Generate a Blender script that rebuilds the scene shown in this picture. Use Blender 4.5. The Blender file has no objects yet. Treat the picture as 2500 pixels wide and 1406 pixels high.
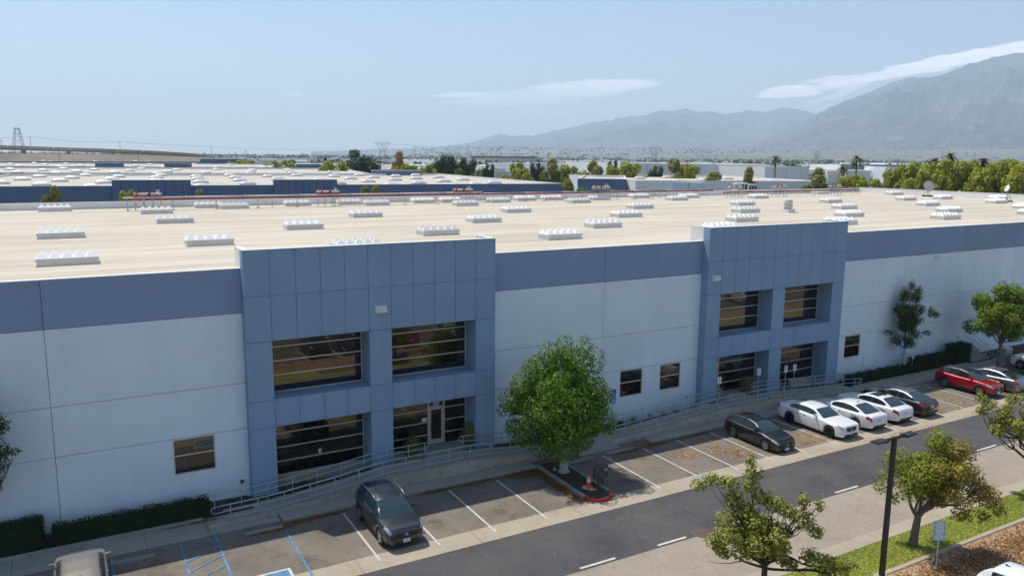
import bpy, math, random
import numpy as np
from mathutils import Vector, Matrix
R = math.radians
random.seed(7)
sc = bpy.context.scene
COL = sc.collection

# ------------------------------------------------------------------ camera
CAM = np.array([-6.9549, -37.9310, 16.7949])
FPX, PITCH, ROLL, YAW = 1922.414, R(9.4903), R(0.51993), R(29.47076)
_f = np.array([math.sin(YAW)*math.cos(PITCH), math.cos(YAW)*math.cos(PITCH), -math.sin(PITCH)])
_r = np.array([math.cos(YAW), -math.sin(YAW), 0.0]); _u = np.cross(_r, _f)
_r, _u = _r*math.cos(ROLL)+_u*math.sin(ROLL), -_r*math.sin(ROLL)+_u*math.cos(ROLL)
cd = bpy.data.cameras.new('camera'); cam = bpy.data.objects.new('camera', cd); COL.objects.link(cam)
cam.matrix_world = Matrix([[*x, c] for x, c in zip(np.stack([_r, _u, -_f], 1), CAM)] + [[0, 0, 0, 1]])
cd.sensor_width = 36.0; cd.lens = 36.0*FPX/2500.0
cd.clip_start = 0.1; cd.clip_end = 80000
sc.camera = cam

def _ray(u, v): return _f + _r*(u-1250)/FPX + _u*(703-v)/FPX
def PZ(u, v, z):                       # photo pixel -> point on the level z
    d = _ray(u, v); return CAM + d*(z-CAM[2])/d[2]
def PD(u, v, D):                       # photo pixel -> point at horizontal distance D
    d = _ray(u, v); return CAM + d*D/math.hypot(d[0], d[1])

# ------------------------------------------------------------------ world, sun, exposure
SUN = Vector((-0.19, 0.446, 1.0)).normalized()
wd = bpy.data.worlds.new('World'); sc.world = wd; wd.use_nodes = True
nt = wd.node_tree; N = nt.nodes; Lk = nt.links
for n in list(N): N.remove(n)
wo = N.new('ShaderNodeOutputWorld'); bg = N.new('ShaderNodeBackground')
sky = N.new('ShaderNodeTexSky'); sky.sky_type = 'NISHITA'; sky.sun_disc = False
sky.sun_elevation = math.asin(SUN.z); sky.sun_rotation = math.atan2(SUN.x, SUN.y)
sky.altitude = 300; sky.air_density = 1.0; sky.dust_density = 0.3; sky.ozone_density = 1.0
bg.inputs['Strength'].default_value = 0.106
# a few thin lenticular clouds, placed by direction (they lie at infinity)
tc = N.new('ShaderNodeTexCoord')
def wmath(op, a, b=None, c=None, clamp=False):
    n = N.new('ShaderNodeMath'); n.operation = op; n.use_clamp = clamp
    for i, x in enumerate((a, b, c)):
        if x is None: continue
        if isinstance(x, (int, float)): n.inputs[i].default_value = x
        else: Lk.new(x, n.inputs[i])
    return n.outputs[0]
def vdot(vec):
    n = N.new('ShaderNodeVectorMath'); n.operation = 'DOT_PRODUCT'
    Lk.new(tc.outputs['Generated'], n.inputs[0]); n.inputs[1].default_value = vec; return n.outputs['Value']
nz = N.new('ShaderNodeTexNoise'); nz.inputs['Scale'].default_value = 7; nz.inputs['Detail'].default_value = 8; nz.inputs['Roughness'].default_value = 0.62
mp = N.new('ShaderNodeMapping'); mp.inputs['Scale'].default_value = (1.6, 1.6, 11.0)
Lk.new(tc.outputs['Generated'], mp.inputs['Vector']); Lk.new(mp.outputs[0], nz.inputs['Vector'])
nzs = wmath('SUBTRACT', nz.outputs['Fac'], 0.5)
clouds = [  # centre pixel, half length, half height (px), tilt (dy/dx), strength
    (1440, 212, 175, 20, -0.055, .5), (1290, 238, 190, 22, -0.07, .34), (1130, 232, 90, 7, -.02, .5), (1380, 272, 130, 9, -.04, .22),
    (2270, 160, 300, 18, -0.21, .66), (2400, 132, 150, 14, -0.13, .62), (2120, 186, 170, 13, -.09, .5), (1925, 226, 80, 17, -.12, .8),
    (2080, 215, 110, 10, -.4, .45), (718, 231, 26, 5, 0, .3), (2700, 120, 260, 45, -.1, .9)]
acc = None
for (u, v, a, b, s, k) in clouds:
    d = _ray(u, v); L = np.linalg.norm(d); d = d/L
    ex = _r + _u*(-s); ex /= np.linalg.norm(ex); ex -= d*ex.dot(d); ex /= np.linalg.norm(ex); ey = np.cross(d, ex)
    X = wmath('DIVIDE', vdot(tuple(ex)), a/FPX/L); Y = wmath('DIVIDE', vdot(tuple(ey)), b/FPX/L)
    Y = wmath('ADD', Y, wmath('MULTIPLY', nzs, 2.2)); X = wmath('ADD', X, wmath('MULTIPLY', nzs, 1.0))
    q = wmath('ADD', wmath('MULTIPLY', X, X), wmath('MULTIPLY', Y, Y))
    front = wmath('GREATER_THAN', vdot(tuple(d)), 0.5)
    m = wmath('MULTIPLY', wmath('SUBTRACT', 1.0, q, clamp=True), front)
    m = wmath('MULTIPLY', wmath('SMOOTH_MIN', wmath('MULTIPLY', m, 2.4), 1.0, 0.3), k)
    acc = m if acc is None else wmath('MAXIMUM', acc, m)
acc = wmath('MULTIPLY', acc, wmath('ADD', 0.62, wmath('MULTIPLY', nz.outputs['Fac'], 0.7)), clamp=True)
mx = N.new('ShaderNodeMixRGB'); Lk.new(acc, mx.inputs['Fac']); Lk.new(sky.outputs[0], mx.inputs[1]); mx.inputs[2].default_value = (21, 19.6, 19.5, 1)
Lk.new(mx.outputs[0], bg.inputs['Color']); Lk.new(bg.outputs[0], wo.inputs['Surface'])

sl = bpy.data.lights.new('sun', 'SUN'); sl.energy = 3.95; sl.angle = R(0.53); sl.color = (1.0, 0.96, 0.90)
so = bpy.data.objects.new('sun', sl); COL.objects.link(so)
so.rotation_euler = SUN.to_track_quat('Z', 'Y').to_euler(); so.location = (0, 0, 60)
vs = sc.view_settings; vs.view_transform = 'Standard'; vs.look = 'None'; vs.gamma = 1.0; vs.exposure = 0.28
sc.display_settings.display_device = 'sRGB'
cy = sc.cycles; cy.use_denoising = True; cy.max_bounces = 8; cy.diffuse_bounces = 3; cy.glossy_bounces = 3
cy.transmission_bounces = 4; cy.transparent_max_bounces = 8; cy.volume_bounces = 3; cy.sample_clamp_indirect = 6.0; cy.caustics_reflective = False; cy.caustics_refractive = False
try: cy.denoiser = 'OPENIMAGEDENOISE'
except Exception: pass

# ------------------------------------------------------------------ materials
MAT = {}
def base_mat(name):
    m = bpy.data.materials.new(name); m.use_nodes = True; MAT[name] = m
    t = m.node_tree; b = t.nodes['Principled BSDF']; return m, t, b
def rgba(c): return (c[0], c[1], c[2], 1.0)
def lin(r, g, b):
    f = lambda x: (x/255/12.92) if x <= 10 else ((x/255+.055)/1.055)**2.4
    return (f(r), f(g), f(b))
def noise_ramp(t, scale, lo, hi, c0, c1, detail=5, rough=.6, coord='pos', stretch=None):
    nn = t.nodes
    if coord == 'pos': src = nn.new('ShaderNodeNewGeometry').outputs['Position']
    else: src = nn.new('ShaderNodeTexCoord').outputs['Object']
    if stretch:
        mpn = nn.new('ShaderNodeMapping'); mpn.inputs['Scale'].default_value = stretch; t.links.new(src, mpn.inputs['Vector']); src = mpn.outputs[0]
    z = nn.new('ShaderNodeTexNoise'); z.inputs['Scale'].default_value = scale; z.inputs['Detail'].default_value = detail; z.inputs['Roughness'].default_value = rough
    t.links.new(src, z.inputs['Vector'])
    r = nn.new('ShaderNodeValToRGB'); r.color_ramp.elements[0].position = lo; r.color_ramp.elements[1].position = hi
    r.color_ramp.elements[0].color = rgba(c0); r.color_ramp.elements[1].color = rgba(c1)
    t.links.new(z.outputs['Fac'], r.inputs['Fac']); return r.outputs['Color'], z.outputs['Fac'], src
def mixc(t, mode, fac, a, b):
    n = t.nodes.new('ShaderNodeMixRGB'); n.blend_type = mode
    for i, x in ((0, fac), (1, a), (2, b)):
        if isinstance(x, (int, float)): n.inputs[i].default_value = x
        elif isinstance(x, tuple): n.inputs[i].default_value = rgba(x)
        else: t.links.new(x, n.inputs[i])
    return n.outputs[0]
def bump(t, b, h, strength=.3, dist=.02):
    n = t.nodes.new('ShaderNodeBump'); n.inputs['Strength'].default_value = strength; n.inputs['Distance'].default_value = dist
    t.links.new(h, n.inputs['Height']); t.links.new(n.outputs[0], b.inputs['Normal'])
def pm(name, col, rough=.8, var=.12, scale=1.5, bmp=0, metal=0, spec=.5, coat=0, fine=0, stretch=None):
    m, t, b = base_mat(name)
    b.inputs['Roughness'].default_value = rough; b.inputs['Metallic'].default_value = metal
    b.inputs['Specular IOR Level'].default_value = spec; b.inputs['Coat Weight'].default_value = coat
    b.inputs['Coat Roughness'].default_value = 0.04
    if var:
        c, f, src = noise_ramp(t, scale, .3, .7, tuple(x*(1-var) for x in col), tuple(min(1, x*(1+var)) for x in col), stretch=stretch)
        if fine:
            c2, f2, _ = noise_ramp(t, fine, .35, .65, (1-var,)*3, (1, 1, 1), detail=2)
            c = mixc(t, 'MULTIPLY', .8, c, c2)
        t.links.new(c, b.inputs['Base Color'])
        if bmp:
            _, f3, _ = noise_ramp(t, bmp, 0, 1, (0, 0, 0), (1, 1, 1), detail=3); bump(t, b, f3)
    else: b.inputs['Base Color'].default_value = rgba(col)
    return m
# walls
def wall_mat(name, col):
    m, t, b = base_mat(name); b.inputs['Roughness'].default_value = .85; b.inputs['Specular IOR Level'].default_value = .25
    c, f, _ = noise_ramp(t, .25, .3, .7, tuple(x*.95 for x in col), tuple(min(1, x*1.04) for x in col), detail=3)
    c2, f2, _ = noise_ramp(t, 1.2, .35, .75, (1, 1, 1), (.93, .94, .955), stretch=(1, 1, .10), detail=5)   # faint rain streaks
    c3, f3, _ = noise_ramp(t, 30, .3, .7, (.93,)*3, (1.0,)*3, detail=2)
    oi = t.nodes.new('ShaderNodeObjectInfo'); orr = t.nodes.new('ShaderNodeValToRGB'); orr.color_ramp.elements[0].color = (.94, .945, .955, 1); orr.color_ramp.elements[1].color = (1, 1, 1, 1); t.links.new(oi.outputs['Random'], orr.inputs['Fac'])
    c = mixc(t, 'MULTIPLY', 1, mixc(t, 'MULTIPLY', 1, mixc(t, 'MULTIPLY', 1, c, c2), c3), orr.outputs[0]); t.links.new(c, b.inputs['Base Color'])
    bump(t, b, f3, .25, .01); return m
wall_mat('wall_light', (.78, .875, .94)); wall_mat('wall_band', (.285, .365, .51)); wall_mat('portal_blue', (.28, .40, .55))
wall_mat('far_blue', (.13, .195, .30)); wall_mat('far_grey', (.22, .25, .33)); wall_mat('white_wall', (.88, .87, .85)); wall_mat('pale_wall', (.74, .77, .80)); wall_mat('tan_wall', (.62, .58, .52))
pm('joint_and_hole_dark', (.05, .065, .10), .9, 0)
pm('coping', (.74, .72, .68), .6, .06)
def roof_mat(name, col, pitch, seam):
    m, t, b = base_mat(name); b.inputs['Roughness'].default_value = .85; b.inputs['Specular IOR Level'].default_value = .1
    c, f, src = noise_ramp(t, .05, .3, .7, tuple(x*.93 for x in col), tuple(min(1, x*1.05) for x in col), detail=6)
    c2, f2, _ = noise_ramp(t, .5, .42, .72, (1, 1, 1), (.80, .78, .74), stretch=(.10, 1, 1), detail=6)
    c = mixc(t, 'MULTIPLY', 1, c, c2)
    nn = t.nodes
    sp = nn.new('ShaderNodeSeparateXYZ'); t.links.new(src, sp.inputs[0])
    def mt(op, a, bb):
        n = nn.new('ShaderNodeMath'); n.operation = op
        for i, x in ((0, a), (1, bb)):
            if isinstance(x, (int, float)): n.inputs[i].default_value = x
            else: t.links.new(x, n.inputs[i])
        return n.outputs[0]
    wob = mt('MULTIPLY', f2, .10)
    fy = mt('FRACT', mt('DIVIDE', mt('ADD', sp.outputs['Y'], wob), pitch), 0)
    ln = mt('MAXIMUM', mt('LESS_THAN', fy, .085), mt('MULTIPLY', mt('LESS_THAN', mt('ABSOLUTE', mt('SUBTRACT', fy, .5), 0), .03), .45))
    row = mt('FLOOR', mt('DIVIDE', sp.outputs['Y'], pitch), 0)
    fx = mt('FRACT', mt('ADD', mt('DIVIDE', sp.outputs['X'], 11.0), mt('MULTIPLY', row, .37)), 0)
    lx = mt('MULTIPLY', mt('LESS_THAN', fx, .008), .25)
    wn = nn.new('ShaderNodeTexWhiteNoise'); wn.noise_dimensions = '1D'; t.links.new(row, wn.inputs['W'])
    rv = mt('ADD', mt('MULTIPLY', wn.outputs['Value'], .07), .95)
    cmb = nn.new('ShaderNodeCombineXYZ')
    for i in range(3): t.links.new(rv, cmb.inputs[i])
    c = mixc(t, 'MULTIPLY', 1, c, cmb.outputs[0])
    c = mixc(t, 'MULTIPLY', mt('MULTIPLY', mt('MAXIMUM', ln, lx), seam), c, (.74, .71, .67))
    t.links.new(c, b.inputs['Base Color']); return m
roof_mat('roof_membrane', (.61, .54, .435), 3.05, .42); roof_mat('roof_white', (.60, .54, .46), 2.0, .4)
# ground surfaces
def asphalt(name, col, patch, pcol, crack=0, fine=90, stain=.5):
    m, t, b = base_mat(name); b.inputs['Roughness'].default_value = .92; b.inputs['Specular IOR Level'].default_value = .2
    c, f, src = noise_ramp(t, .35, .35, .7, col, pcol, detail=7, rough=.65)
    c2, f2, _ = noise_ramp(t, fine*.12, .3, .72, (.86,)*3, (1.08,)*3, detail=6, rough=.8)
    c = mixc(t, 'MULTIPLY', 1, c, c2)
    c3, f3, _ = noise_ramp(t, patch, .55, .72, (1, 1, 1), (.52, .49, .45), detail=5)
    c = mixc(t, 'MULTIPLY', stain, c, c3)
    c4, f4, _ = noise_ramp(t, patch*3.3, .66, .72, (1, 1, 1), (.45, .43, .41), detail=3)
    c = mixc(t, 'MULTIPLY', stain*.7, c, c4)
    if crack:
        v = t.nodes.new('ShaderNodeTexVoronoi'); v.feature = 'DISTANCE_TO_EDGE'; v.inputs['Scale'].default_value = crack
        _, nf, _ = noise_ramp(t, 2.0, 0, 1, (0,)*3, (1,)*3)
        ad = t.nodes.new('ShaderNodeVectorMath'); ad.operation = 'MULTIPLY_ADD'
        zz = t.nodes.new('ShaderNodeTexNoise'); zz.inputs['Scale'].default_value = 1.6; t.links.new(src, zz.inputs['Vector'])
        t.links.new(zz.outputs['Color'], ad.inputs[0]); ad.inputs[1].default_value = (.5,)*3; t.links.new(src, ad.inputs[2]); t.links.new(ad.outputs[0], v.inputs['Vector'])
        r = t.nodes.new('ShaderNodeValToRGB'); r.color_ramp.elements[0].position = 0; r.color_ramp.elements[1].position = .02
        r.color_ramp.elements[0].color = (.62, .60, .58, 1); r.color_ramp.elements[1].color = (1, 1, 1, 1); t.links.new(v.outputs['Distance'], r.inputs['Fac'])
        c = mixc(t, 'MULTIPLY', .7 if crack > .5 else .28, c, r.outputs['Color'])
    t.links.new(c, b.inputs['Base Color']); bump(t, b, f2, .4, .01); return m
asphalt('lot_asphalt', (.165, .143, .117), .55, (.25, .212, .167), crack=.33, stain=.75)
asphalt('road_asphalt', (.078, .077, .079), .3, (.115, .109, .104), crack=.2, stain=.35)
asphalt('old_asphalt', (.325, .272, .21), .4, (.38, .32, .248), crack=1.1, stain=.25)
asphalt('concrete', (.38, .315, .235), .6, (.46, .385, .29), fine=60, stain=.35)
asphalt('concrete_grey', (.30, .285, .255), .6, (.37, .35, .315), fine=60, stain=.5)
asphalt('wall_concrete', (.50, .45, .375), .9, (.36, .325, .27), fine=40, stain=.7)
asphalt('mulch', (.36, .225, .125), 1.5, (.50, .335, .205), fine=220, stain=.6)
asphalt('soil', (.055, .045, .034), 1.5, (.09, .075, .055), fine=120, stain=.6)
asphalt('lawn', (.26, .30, .05), .8, (.42, .42, .10), fine=160, stain=.5)
m, t, b = base_mat('plain'); b.inputs['Roughness'].default_value = 1
c, f, _ = noise_ramp(t, .004, .35, .65, (.085, .095, .06), (.24, .215, .17), detail=8, rough=.7); c2, _, _ = noise_ramp(t, .03, .4, .6, (.6,)*3, (1.15,)*3, detail=5)
t.links.new(mixc(t, 'MULTIPLY', 1, c, c2), b.inputs['Base Color'])
pm('paint_white', (.60, .58, .54), .7, .18, 3, fine=25); pm('paint_blue', (.11, .25, .40), .75, .35, 2, fine=14); pm('paint_red', (.42, .03, .025), .6, .2, 3)
pm('paint_green', (.03, .16, .10), .7, .1)
pm('paint_faint', (.33, .345, .34), .8, .25, 5, fine=20)
# metal, glass, plastics
pm('rail_grey', (.36, .42, .46), .45, .08, 4, metal=.2); pm('alu', (.56, .53, .47), .4, .05, metal=.3)
pm('steel_dark', (.018, .015, .015), .45, .2); pm('white_metal', (.78, .78, .76), .5, .06); pm('grey_metal', (.40, .40, .40), .5, .1, metal=.4)
pm('red_pipe', (.36, .055, .06), .5, .15); pm('white_pipe', (.62, .58, .55), .5, .1); pm('black_plastic', (.012, .012, .013), .5, 0); pm('iron', (.13, .085, .07), .8, .2, 6)
pm('cone_orange', (.85, .085, .02), .5, .05); pm('cone_white', (.8, .8, .8), .4, 0); pm('sign_blue', (.02, .12, .5), .4, 0); pm('sign_white', (.78, .8, .82), .5, .04); pm('sign_pale', (.35, .50, .55), .5, .04); pm('sign_ink', (.10, .15, .25), .6, 0)
pm('rock', (.42, .38, .31), .9, .2, 4); pm('mailbox', (.055, .06, .065), .5, .1)
pm('skylight_frame', (.70, .68, .64), .5, .08); 
m, t, b = base_mat('acrylic'); oi = t.nodes.new('ShaderNodeObjectInfo'); orr = t.nodes.new('ShaderNodeValToRGB'); orr.color_ramp.elements[0].color = (.66, .64, .59, 1); orr.color_ramp.elements[1].color = (.86, .85, .83, 1); t.links.new(oi.outputs['Random'], orr.inputs['Fac']); t.links.new(orr.outputs[0], b.inputs['Base Color']); b.inputs['Roughness'].default_value = .3; b.inputs['Specular IOR Level'].default_value = .5
m, t, b = base_mat('far_dome'); b.inputs['Base Color'].default_value = (.64, .63, .60, 1); b.inputs['Roughness'].default_value = .4
def glass(name, tint, fac, dark=(.006, .006, .007), rough=.0):
    m, t, b = base_mat(name); b.inputs['Base Color'].default_value = rgba(dark); b.inputs['Roughness'].default_value = .1
    g = t.nodes.new('ShaderNodeBsdfGlossy'); g.inputs['Color'].default_value = rgba(tint); g.inputs['Roughness'].default_value = rough
    x = t.nodes.new('ShaderNodeMixShader'); x.inputs[0].default_value = fac
    t.links.new(b.outputs[0], x.inputs[1]); t.links.new(g.outputs[0], x.inputs[2]); t.links.new(x.outputs[0], t.nodes['Material Output'].inputs['Surface'])
glass('glass_tint', (.95, .86, .66), .08); glass('car_glass', (.75, .9, .95), .12, (.012, .02, .022), .02); glass('car_glass_light', (.7, .9, .92), .075, (.016, .036, .036), .03)
def paint(name, col, metal=.0, rough=.35): pm(name, col, rough, 0, metal=metal, coat=1.0)
paint('car_grey', (.036, .042, .052), .35, .35); paint('car_black', (.006, .006, .007)); paint('car_white', (.80, .80, .79)); paint('car_red', (.36, .006, .012), .35, .3)
paint('car_silver', (.27, .265, .29), .7, .35); paint('car_beige', (.25, .22, .18), .4, .4); paint('car_roof_black', (.015, .015, .016), 0, .3)
pm('tyre', (.016, .016, .017), .8, 0); pm('rim_silver', (.62, .62, .63), .28, 0, metal=.9); pm('rim_dark', (.05, .05, .055), .35, 0, metal=.8)
pm('lamp_clear', (.38, .40, .42), .12, 0, metal=.3, coat=1); pm('lamp_red', (.32, .008, .012), .15, 0, coat=1); pm('chrome', (.75, .75, .76), .12, 0, metal=1); pm('plate', (.75, .77, .80), .5, 0); pm('plate_ink', (.12, .16, .30), .6, 0)
# plants
def leaf_mat(name, cols, trans=.3):
    m, t, b = base_mat(name); b.inputs['Roughness'].default_value = .6; b.inputs['Specular IOR Level'].default_value = .2
    g = t.nodes.new('ShaderNodeNewGeometry'); r = t.nodes.new('ShaderNodeValToRGB')
    r.color_ramp.elements[0].color = rgba(cols[0]); r.color_ramp.elements[1].color = rgba(cols[-1])
    for i, c in enumerate(cols[1:-1]):
        e = r.color_ramp.elements.new((i+1)/(len(cols)-1)); e.color = rgba(c)
    t.links.new(g.outputs['Random Per Island'], r.inputs['Fac']); t.links.new(r.outputs[0], b.inputs['Base Color'])
    tr = t.nodes.new('ShaderNodeBsdfTranslucent'); t.links.new(mixc(t, 'MULTIPLY', 1, r.outputs[0], (1.0, 1.15, .5)), tr.inputs['Color'])
    x = t.nodes.new('ShaderNodeMixShader'); x.inputs[0].default_value = trans
    t.links.new(b.outputs[0], x.inputs[1]); t.links.new(tr.outputs[0], x.inputs[2]); t.links.new(x.outputs[0], t.nodes['Material Output'].inputs['Surface'])
leaf_mat('leaf_green', [(0.0575, 0.115, 0.0138), (0.1035, 0.1898, 0.0184), (0.161, 0.2702, 0.0253), (0.23, 0.345, 0.0345)], .22)
leaf_mat('leaf_dark', [(0.0288, 0.0512, 0.0224), (0.056, 0.088, 0.0352), (0.088, 0.12, 0.048)], .15)
leaf_mat('leaf_olive', [(0.1326, 0.162, 0.03535), (0.2505, 0.2652, 0.05893), (0.3535, 0.3388, 0.08839), (0.2062, 0.162, 0.05893)])
leaf_mat('leaf_lime', [(.15, .175, .02), (.22, .245, .028), (.28, .30, .045)])
leaf_mat('leaf_rust', [(0.2096, 0.1782, 0.04192), (0.3353, 0.2096, 0.05239), (0.3982, 0.2621, 0.07336), (0.2724, 0.1363, 0.04192)])
leaf_mat('leaf_yellow', [(0.2216, 0.2607, 0.03128), (0.3519, 0.365, 0.04171), (0.4431, 0.4301, 0.05735), (0.2868, 0.2607, 0.05214)])
leaf_mat('leaf_hedge', [(0.0144, 0.0264, 0.0096), (0.0264, 0.048, 0.0144), (0.042, 0.066, 0.0192)], .1)
leaf_mat('leaf_palm', [(0.065, 0.091, 0.026), (0.117, 0.13, 0.039), (0.208, 0.156, 0.065)], .15)
leaf_mat('litter', [(.20, .085, .03), (.32, .15, .045), (.12, .05, .025), (.42, .24, .08)], .05)
leaf_mat('litter_gold', [(.50, .27, .08), (.62, .38, .14), (.40, .20, .06)], .05)
leaf_mat('speck', [(.55, .5, .42), (.40, .33, .25), (.65, .6, .52)], .0)
pm('bark', (.16, .125, .095), .9, .25, 5, bmp=15); pm('bark_pale', (.42, .40, .36), .9, .22, 6, bmp=15); pm('bark_dark', (.075, .05, .038), .9, .25, 6, bmp=15)

# ------------------------------------------------------------------ mesh helpers
class MB:
    def __init__(s): s.v = []; s.f = []; s.m = []
    def face(s, pts, mi=0):
        i = len(s.v); s.v += [tuple(p) for p in pts]; s.f.append(tuple(range(i, i+len(pts)))); s.m.append(mi)
    def hexa(s, c, mi=0):        # 8 corners: bottom 0-3 ccw, top 4-7
        i = len(s.v); s.v += [tuple(p) for p in c]
        for q in ((3, 2, 1, 0), (4, 5, 6, 7), (0, 1, 5, 4), (1, 2, 6, 5), (2, 3, 7, 6), (3, 0, 4, 7)):
            s.f.append(tuple(i+k for k in q)); s.m.append(mi)
    def box(s, x0, x1, y0, y1, z0, z1, mi=0):
        s.hexa([(x0, y0, z0), (x1, y0, z0), (x1, y1, z0), (x0, y1, z0), (x0, y0, z1), (x1, y0, z1), (x1, y1, z1), (x0, y1, z1)], mi)
    def bbox(s, x0, x1, y0, y1, z0, z1, b, mi=0):   # box with a chamfered top edge
        i = len(s.v)
        s.v += [(x0, y0, z0), (x1, y0, z0), (x1, y1, z0), (x0, y1, z0), (x0, y0, z1-b), (x1, y0, z1-b), (x1, y1, z1-b), (x0, y1, z1-b),
                (x0+b, y0+b, z1), (x1-b, y0+b, z1), (x1-b, y1-b, z1), (x0+b, y1-b, z1)]
        for q in ((0, 1, 5, 4), (1, 2, 6, 5), (2, 3, 7, 6), (3, 0, 4, 7), (4, 5, 9, 8), (5, 6, 10, 9), (6, 7, 11, 10), (7, 4, 8, 11), (8, 9, 10, 11), (3, 2, 1, 0)):
            s.f.append(tuple(i+k for k in q)); s.m.append(mi)
    def beam(s, a, b, w, h=None, mi=0):
        a = Vector(a); b = Vector(b); d = (b-a).normalized(); h = h or w
        up = Vector((0, 0, 1)) if abs(d.z) < .95 else Vector((0, 1, 0))
        x = d.cross(up).normalized()*(w/2); y = x.cross(d).normalized()*(h/2)
        s.hexa([a-x-y, a+x-y, a+x+y, a-x+y, b-x-y, b+x-y, b+x+y, b-x+y], mi)
    def tube(s, pts, r, n=8, mi=0, caps=True):
        pts = [Vector(p) for p in pts]; rr = r if isinstance(r, (list, tuple)) else [r]*len(pts)
        base = len(s.v); up0 = None
        for k, p in enumerate(pts):
            d = (pts[min(k+1, len(pts)-1)]-pts[max(k-1, 0)]).normalized()
            if up0 is None: up0 = Vector((0, 0, 1)) if abs(d.z) < .9 else Vector((1, 0, 0))
            x = d.cross(up0)
            if x.length < 1e-4: x = d.cross(Vector((0, 1, 0)))
            x.normalize(); y = d.cross(x).normalized(); up0 = -y if abs(d.dot(y)) < .9 else up0
            for j in range(n):
                a = 2*math.pi*j/n; s.v.append(tuple(p+x*math.cos(a)*rr[k]+y*math.sin(a)*rr[k]))
        for k in range(len(pts)-1):
            for j in range(n):
                s.f.append((base+k*n+j, base+k*n+(j+1) % n, base+(k+1)*n+(j+1) % n, base+(k+1)*n+j)); s.m.append(mi)
        if caps:
            s.f.append(tuple(base+j for j in reversed(range(n)))); s.m.append(mi)
            e = base+(len(pts)-1)*n; s.f.append(tuple(e+j for j in range(n))); s.m.append(mi)
    def lathe(s, prof, c=(0, 0, 0), n=16, axis='z', mi=0):   # profile [(radius, height)]
        base = len(s.v); c = Vector(c)
        for (r, h) in prof:
            for j in range(n):
                a = 2*math.pi*j/n; x, y = r*math.cos(a), r*math.sin(a)
                p = Vector((x, y, h)) if axis == 'z' else (Vector((x, h, y)) if axis == 'y' else Vector((h, x, y)))
                s.v.append(tuple(c+p))
        for k in range(len(prof)-1):
            for j in range(n):
                s.f.append((base+k*n+j, base+k*n+(j+1) % n, base+(k+1)*n+(j+1) % n, base+(k+1)*n+j)); s.m.append(mi)
    def build(s, name, mat, parent=None, smooth=False, loc=None):
        me = bpy.data.meshes.new(name); me.from_pydata(s.v, [], s.f)
        for x in (mat if isinstance(mat, (list, tuple)) else [mat]): me.materials.append(MAT[x])
        if any(s.m): me.polygons.foreach_set('material_index', s.m)
        if smooth: me.polygons.foreach_set('use_smooth', [True]*len(me.polygons))
        me.update(); return link(name, me, parent, loc)
def link(name, me, parent=None, loc=None):
    o = bpy.data.objects.new(name, me); COL.objects.link(o); o.parent = parent
    if loc is not None: o.location = loc
    return o
def tag(o, label, cat, group=None, kind=None):
    if label: o['label'] = label
    if cat: o['category'] = cat
    if group: o['group'] = group
    if kind: o['kind'] = kind
    return o
def empty(name, loc=(0, 0, 0), rz=0, label=None, cat=None, group=None):
    o = bpy.data.objects.new(name, None); COL.objects.link(o); o.location = loc; o.rotation_euler = (0, 0, rz); o.empty_display_size = .3
    return tag(o, label, cat, group)
def dup(o, loc, rz=None, label=None, scale=None, parent=None):
    r = o.copy(); COL.objects.link(r); r.location = loc; r.parent = parent
    if rz is not None: r.rotation_euler = (0, 0, rz)
    if scale: r.scale = scale
    if label: r['label'] = label
    for ch in o.children:
        c = ch.copy(); COL.objects.link(c); c.parent = r
        for g in ch.children:
            d = g.copy(); COL.objects.link(d); d.parent = c
    return r
def np_mesh(name, V, nf, k, mat, parent=None):      # nf faces of k consecutive vertices each
    me = bpy.data.meshes.new(name); V = np.asarray(V, np.float32).reshape(-1, 3)
    me.vertices.add(len(V)); me.vertices.foreach_set('co', V.ravel())
    me.loops.add(nf*k); me.loops.foreach_set('vertex_index', np.arange(nf*k, dtype=np.int32))
    me.polygons.add(nf); me.polygons.foreach_set('loop_start', np.arange(0, nf*k, k, dtype=np.int32))
    try: me.polygons.foreach_set('loop_total', np.full(nf, k, np.int32))
    except Exception: pass
    for x in (mat if isinstance(mat, (list, tuple)) else [mat]): me.materials.append(MAT[x])
    me.update(); me.validate(); return link(name, me, parent)
def sheet(name, x0, x1, y0, y1, z, mat, label, parent=None):
    b = MB(); b.face([(x0, y0, z), (x1, y0, z), (x1, y1, z), (x0, y1, z)]); o = b.build(name, mat, parent)
    if parent is None: tag(o, label, None, kind='structure')
    return o
# ================================================================== ground
g = MB(); S = 30000; g.face([(-S, -S, -.03), (S, -S, -.03), (S, S, -.03), (-S, S, -.03)])
tag(g.build('ground', 'plain'), 'flat dry valley floor reaching to the mountains', None, kind='structure')
sheet('parking_lot', -60, 140, -9.0, .6, -.004, 'lot_asphalt', 'worn brown asphalt parking bays along the blue warehouse')
sheet('road', -60, 140, -13.2, -9.0, 0.0, 'road_asphalt', 'dark resurfaced asphalt drive lane beside the parking bays')
sheet('old_road', -60, 140, -17.3, -13.2, -.008, 'old_asphalt', 'pale cracked old asphalt half of the drive lane')
sheet('far_parking_lot', -60, 140, -60, -22.2, -.008, 'lot_asphalt', 'asphalt parking lot beyond the mulch strip')
sheet('rear_yard', -60, 140, 62.8, 103, -.012, 'road_asphalt', 'asphalt truck yard behind the warehouse')
rng = random.Random(3)
gut = empty('gutter', (0, 0, 0)); tag(gut, 'pale concrete drainage gutter between the bays and the drive lane', None, kind='structure')
x = -30.0
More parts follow.
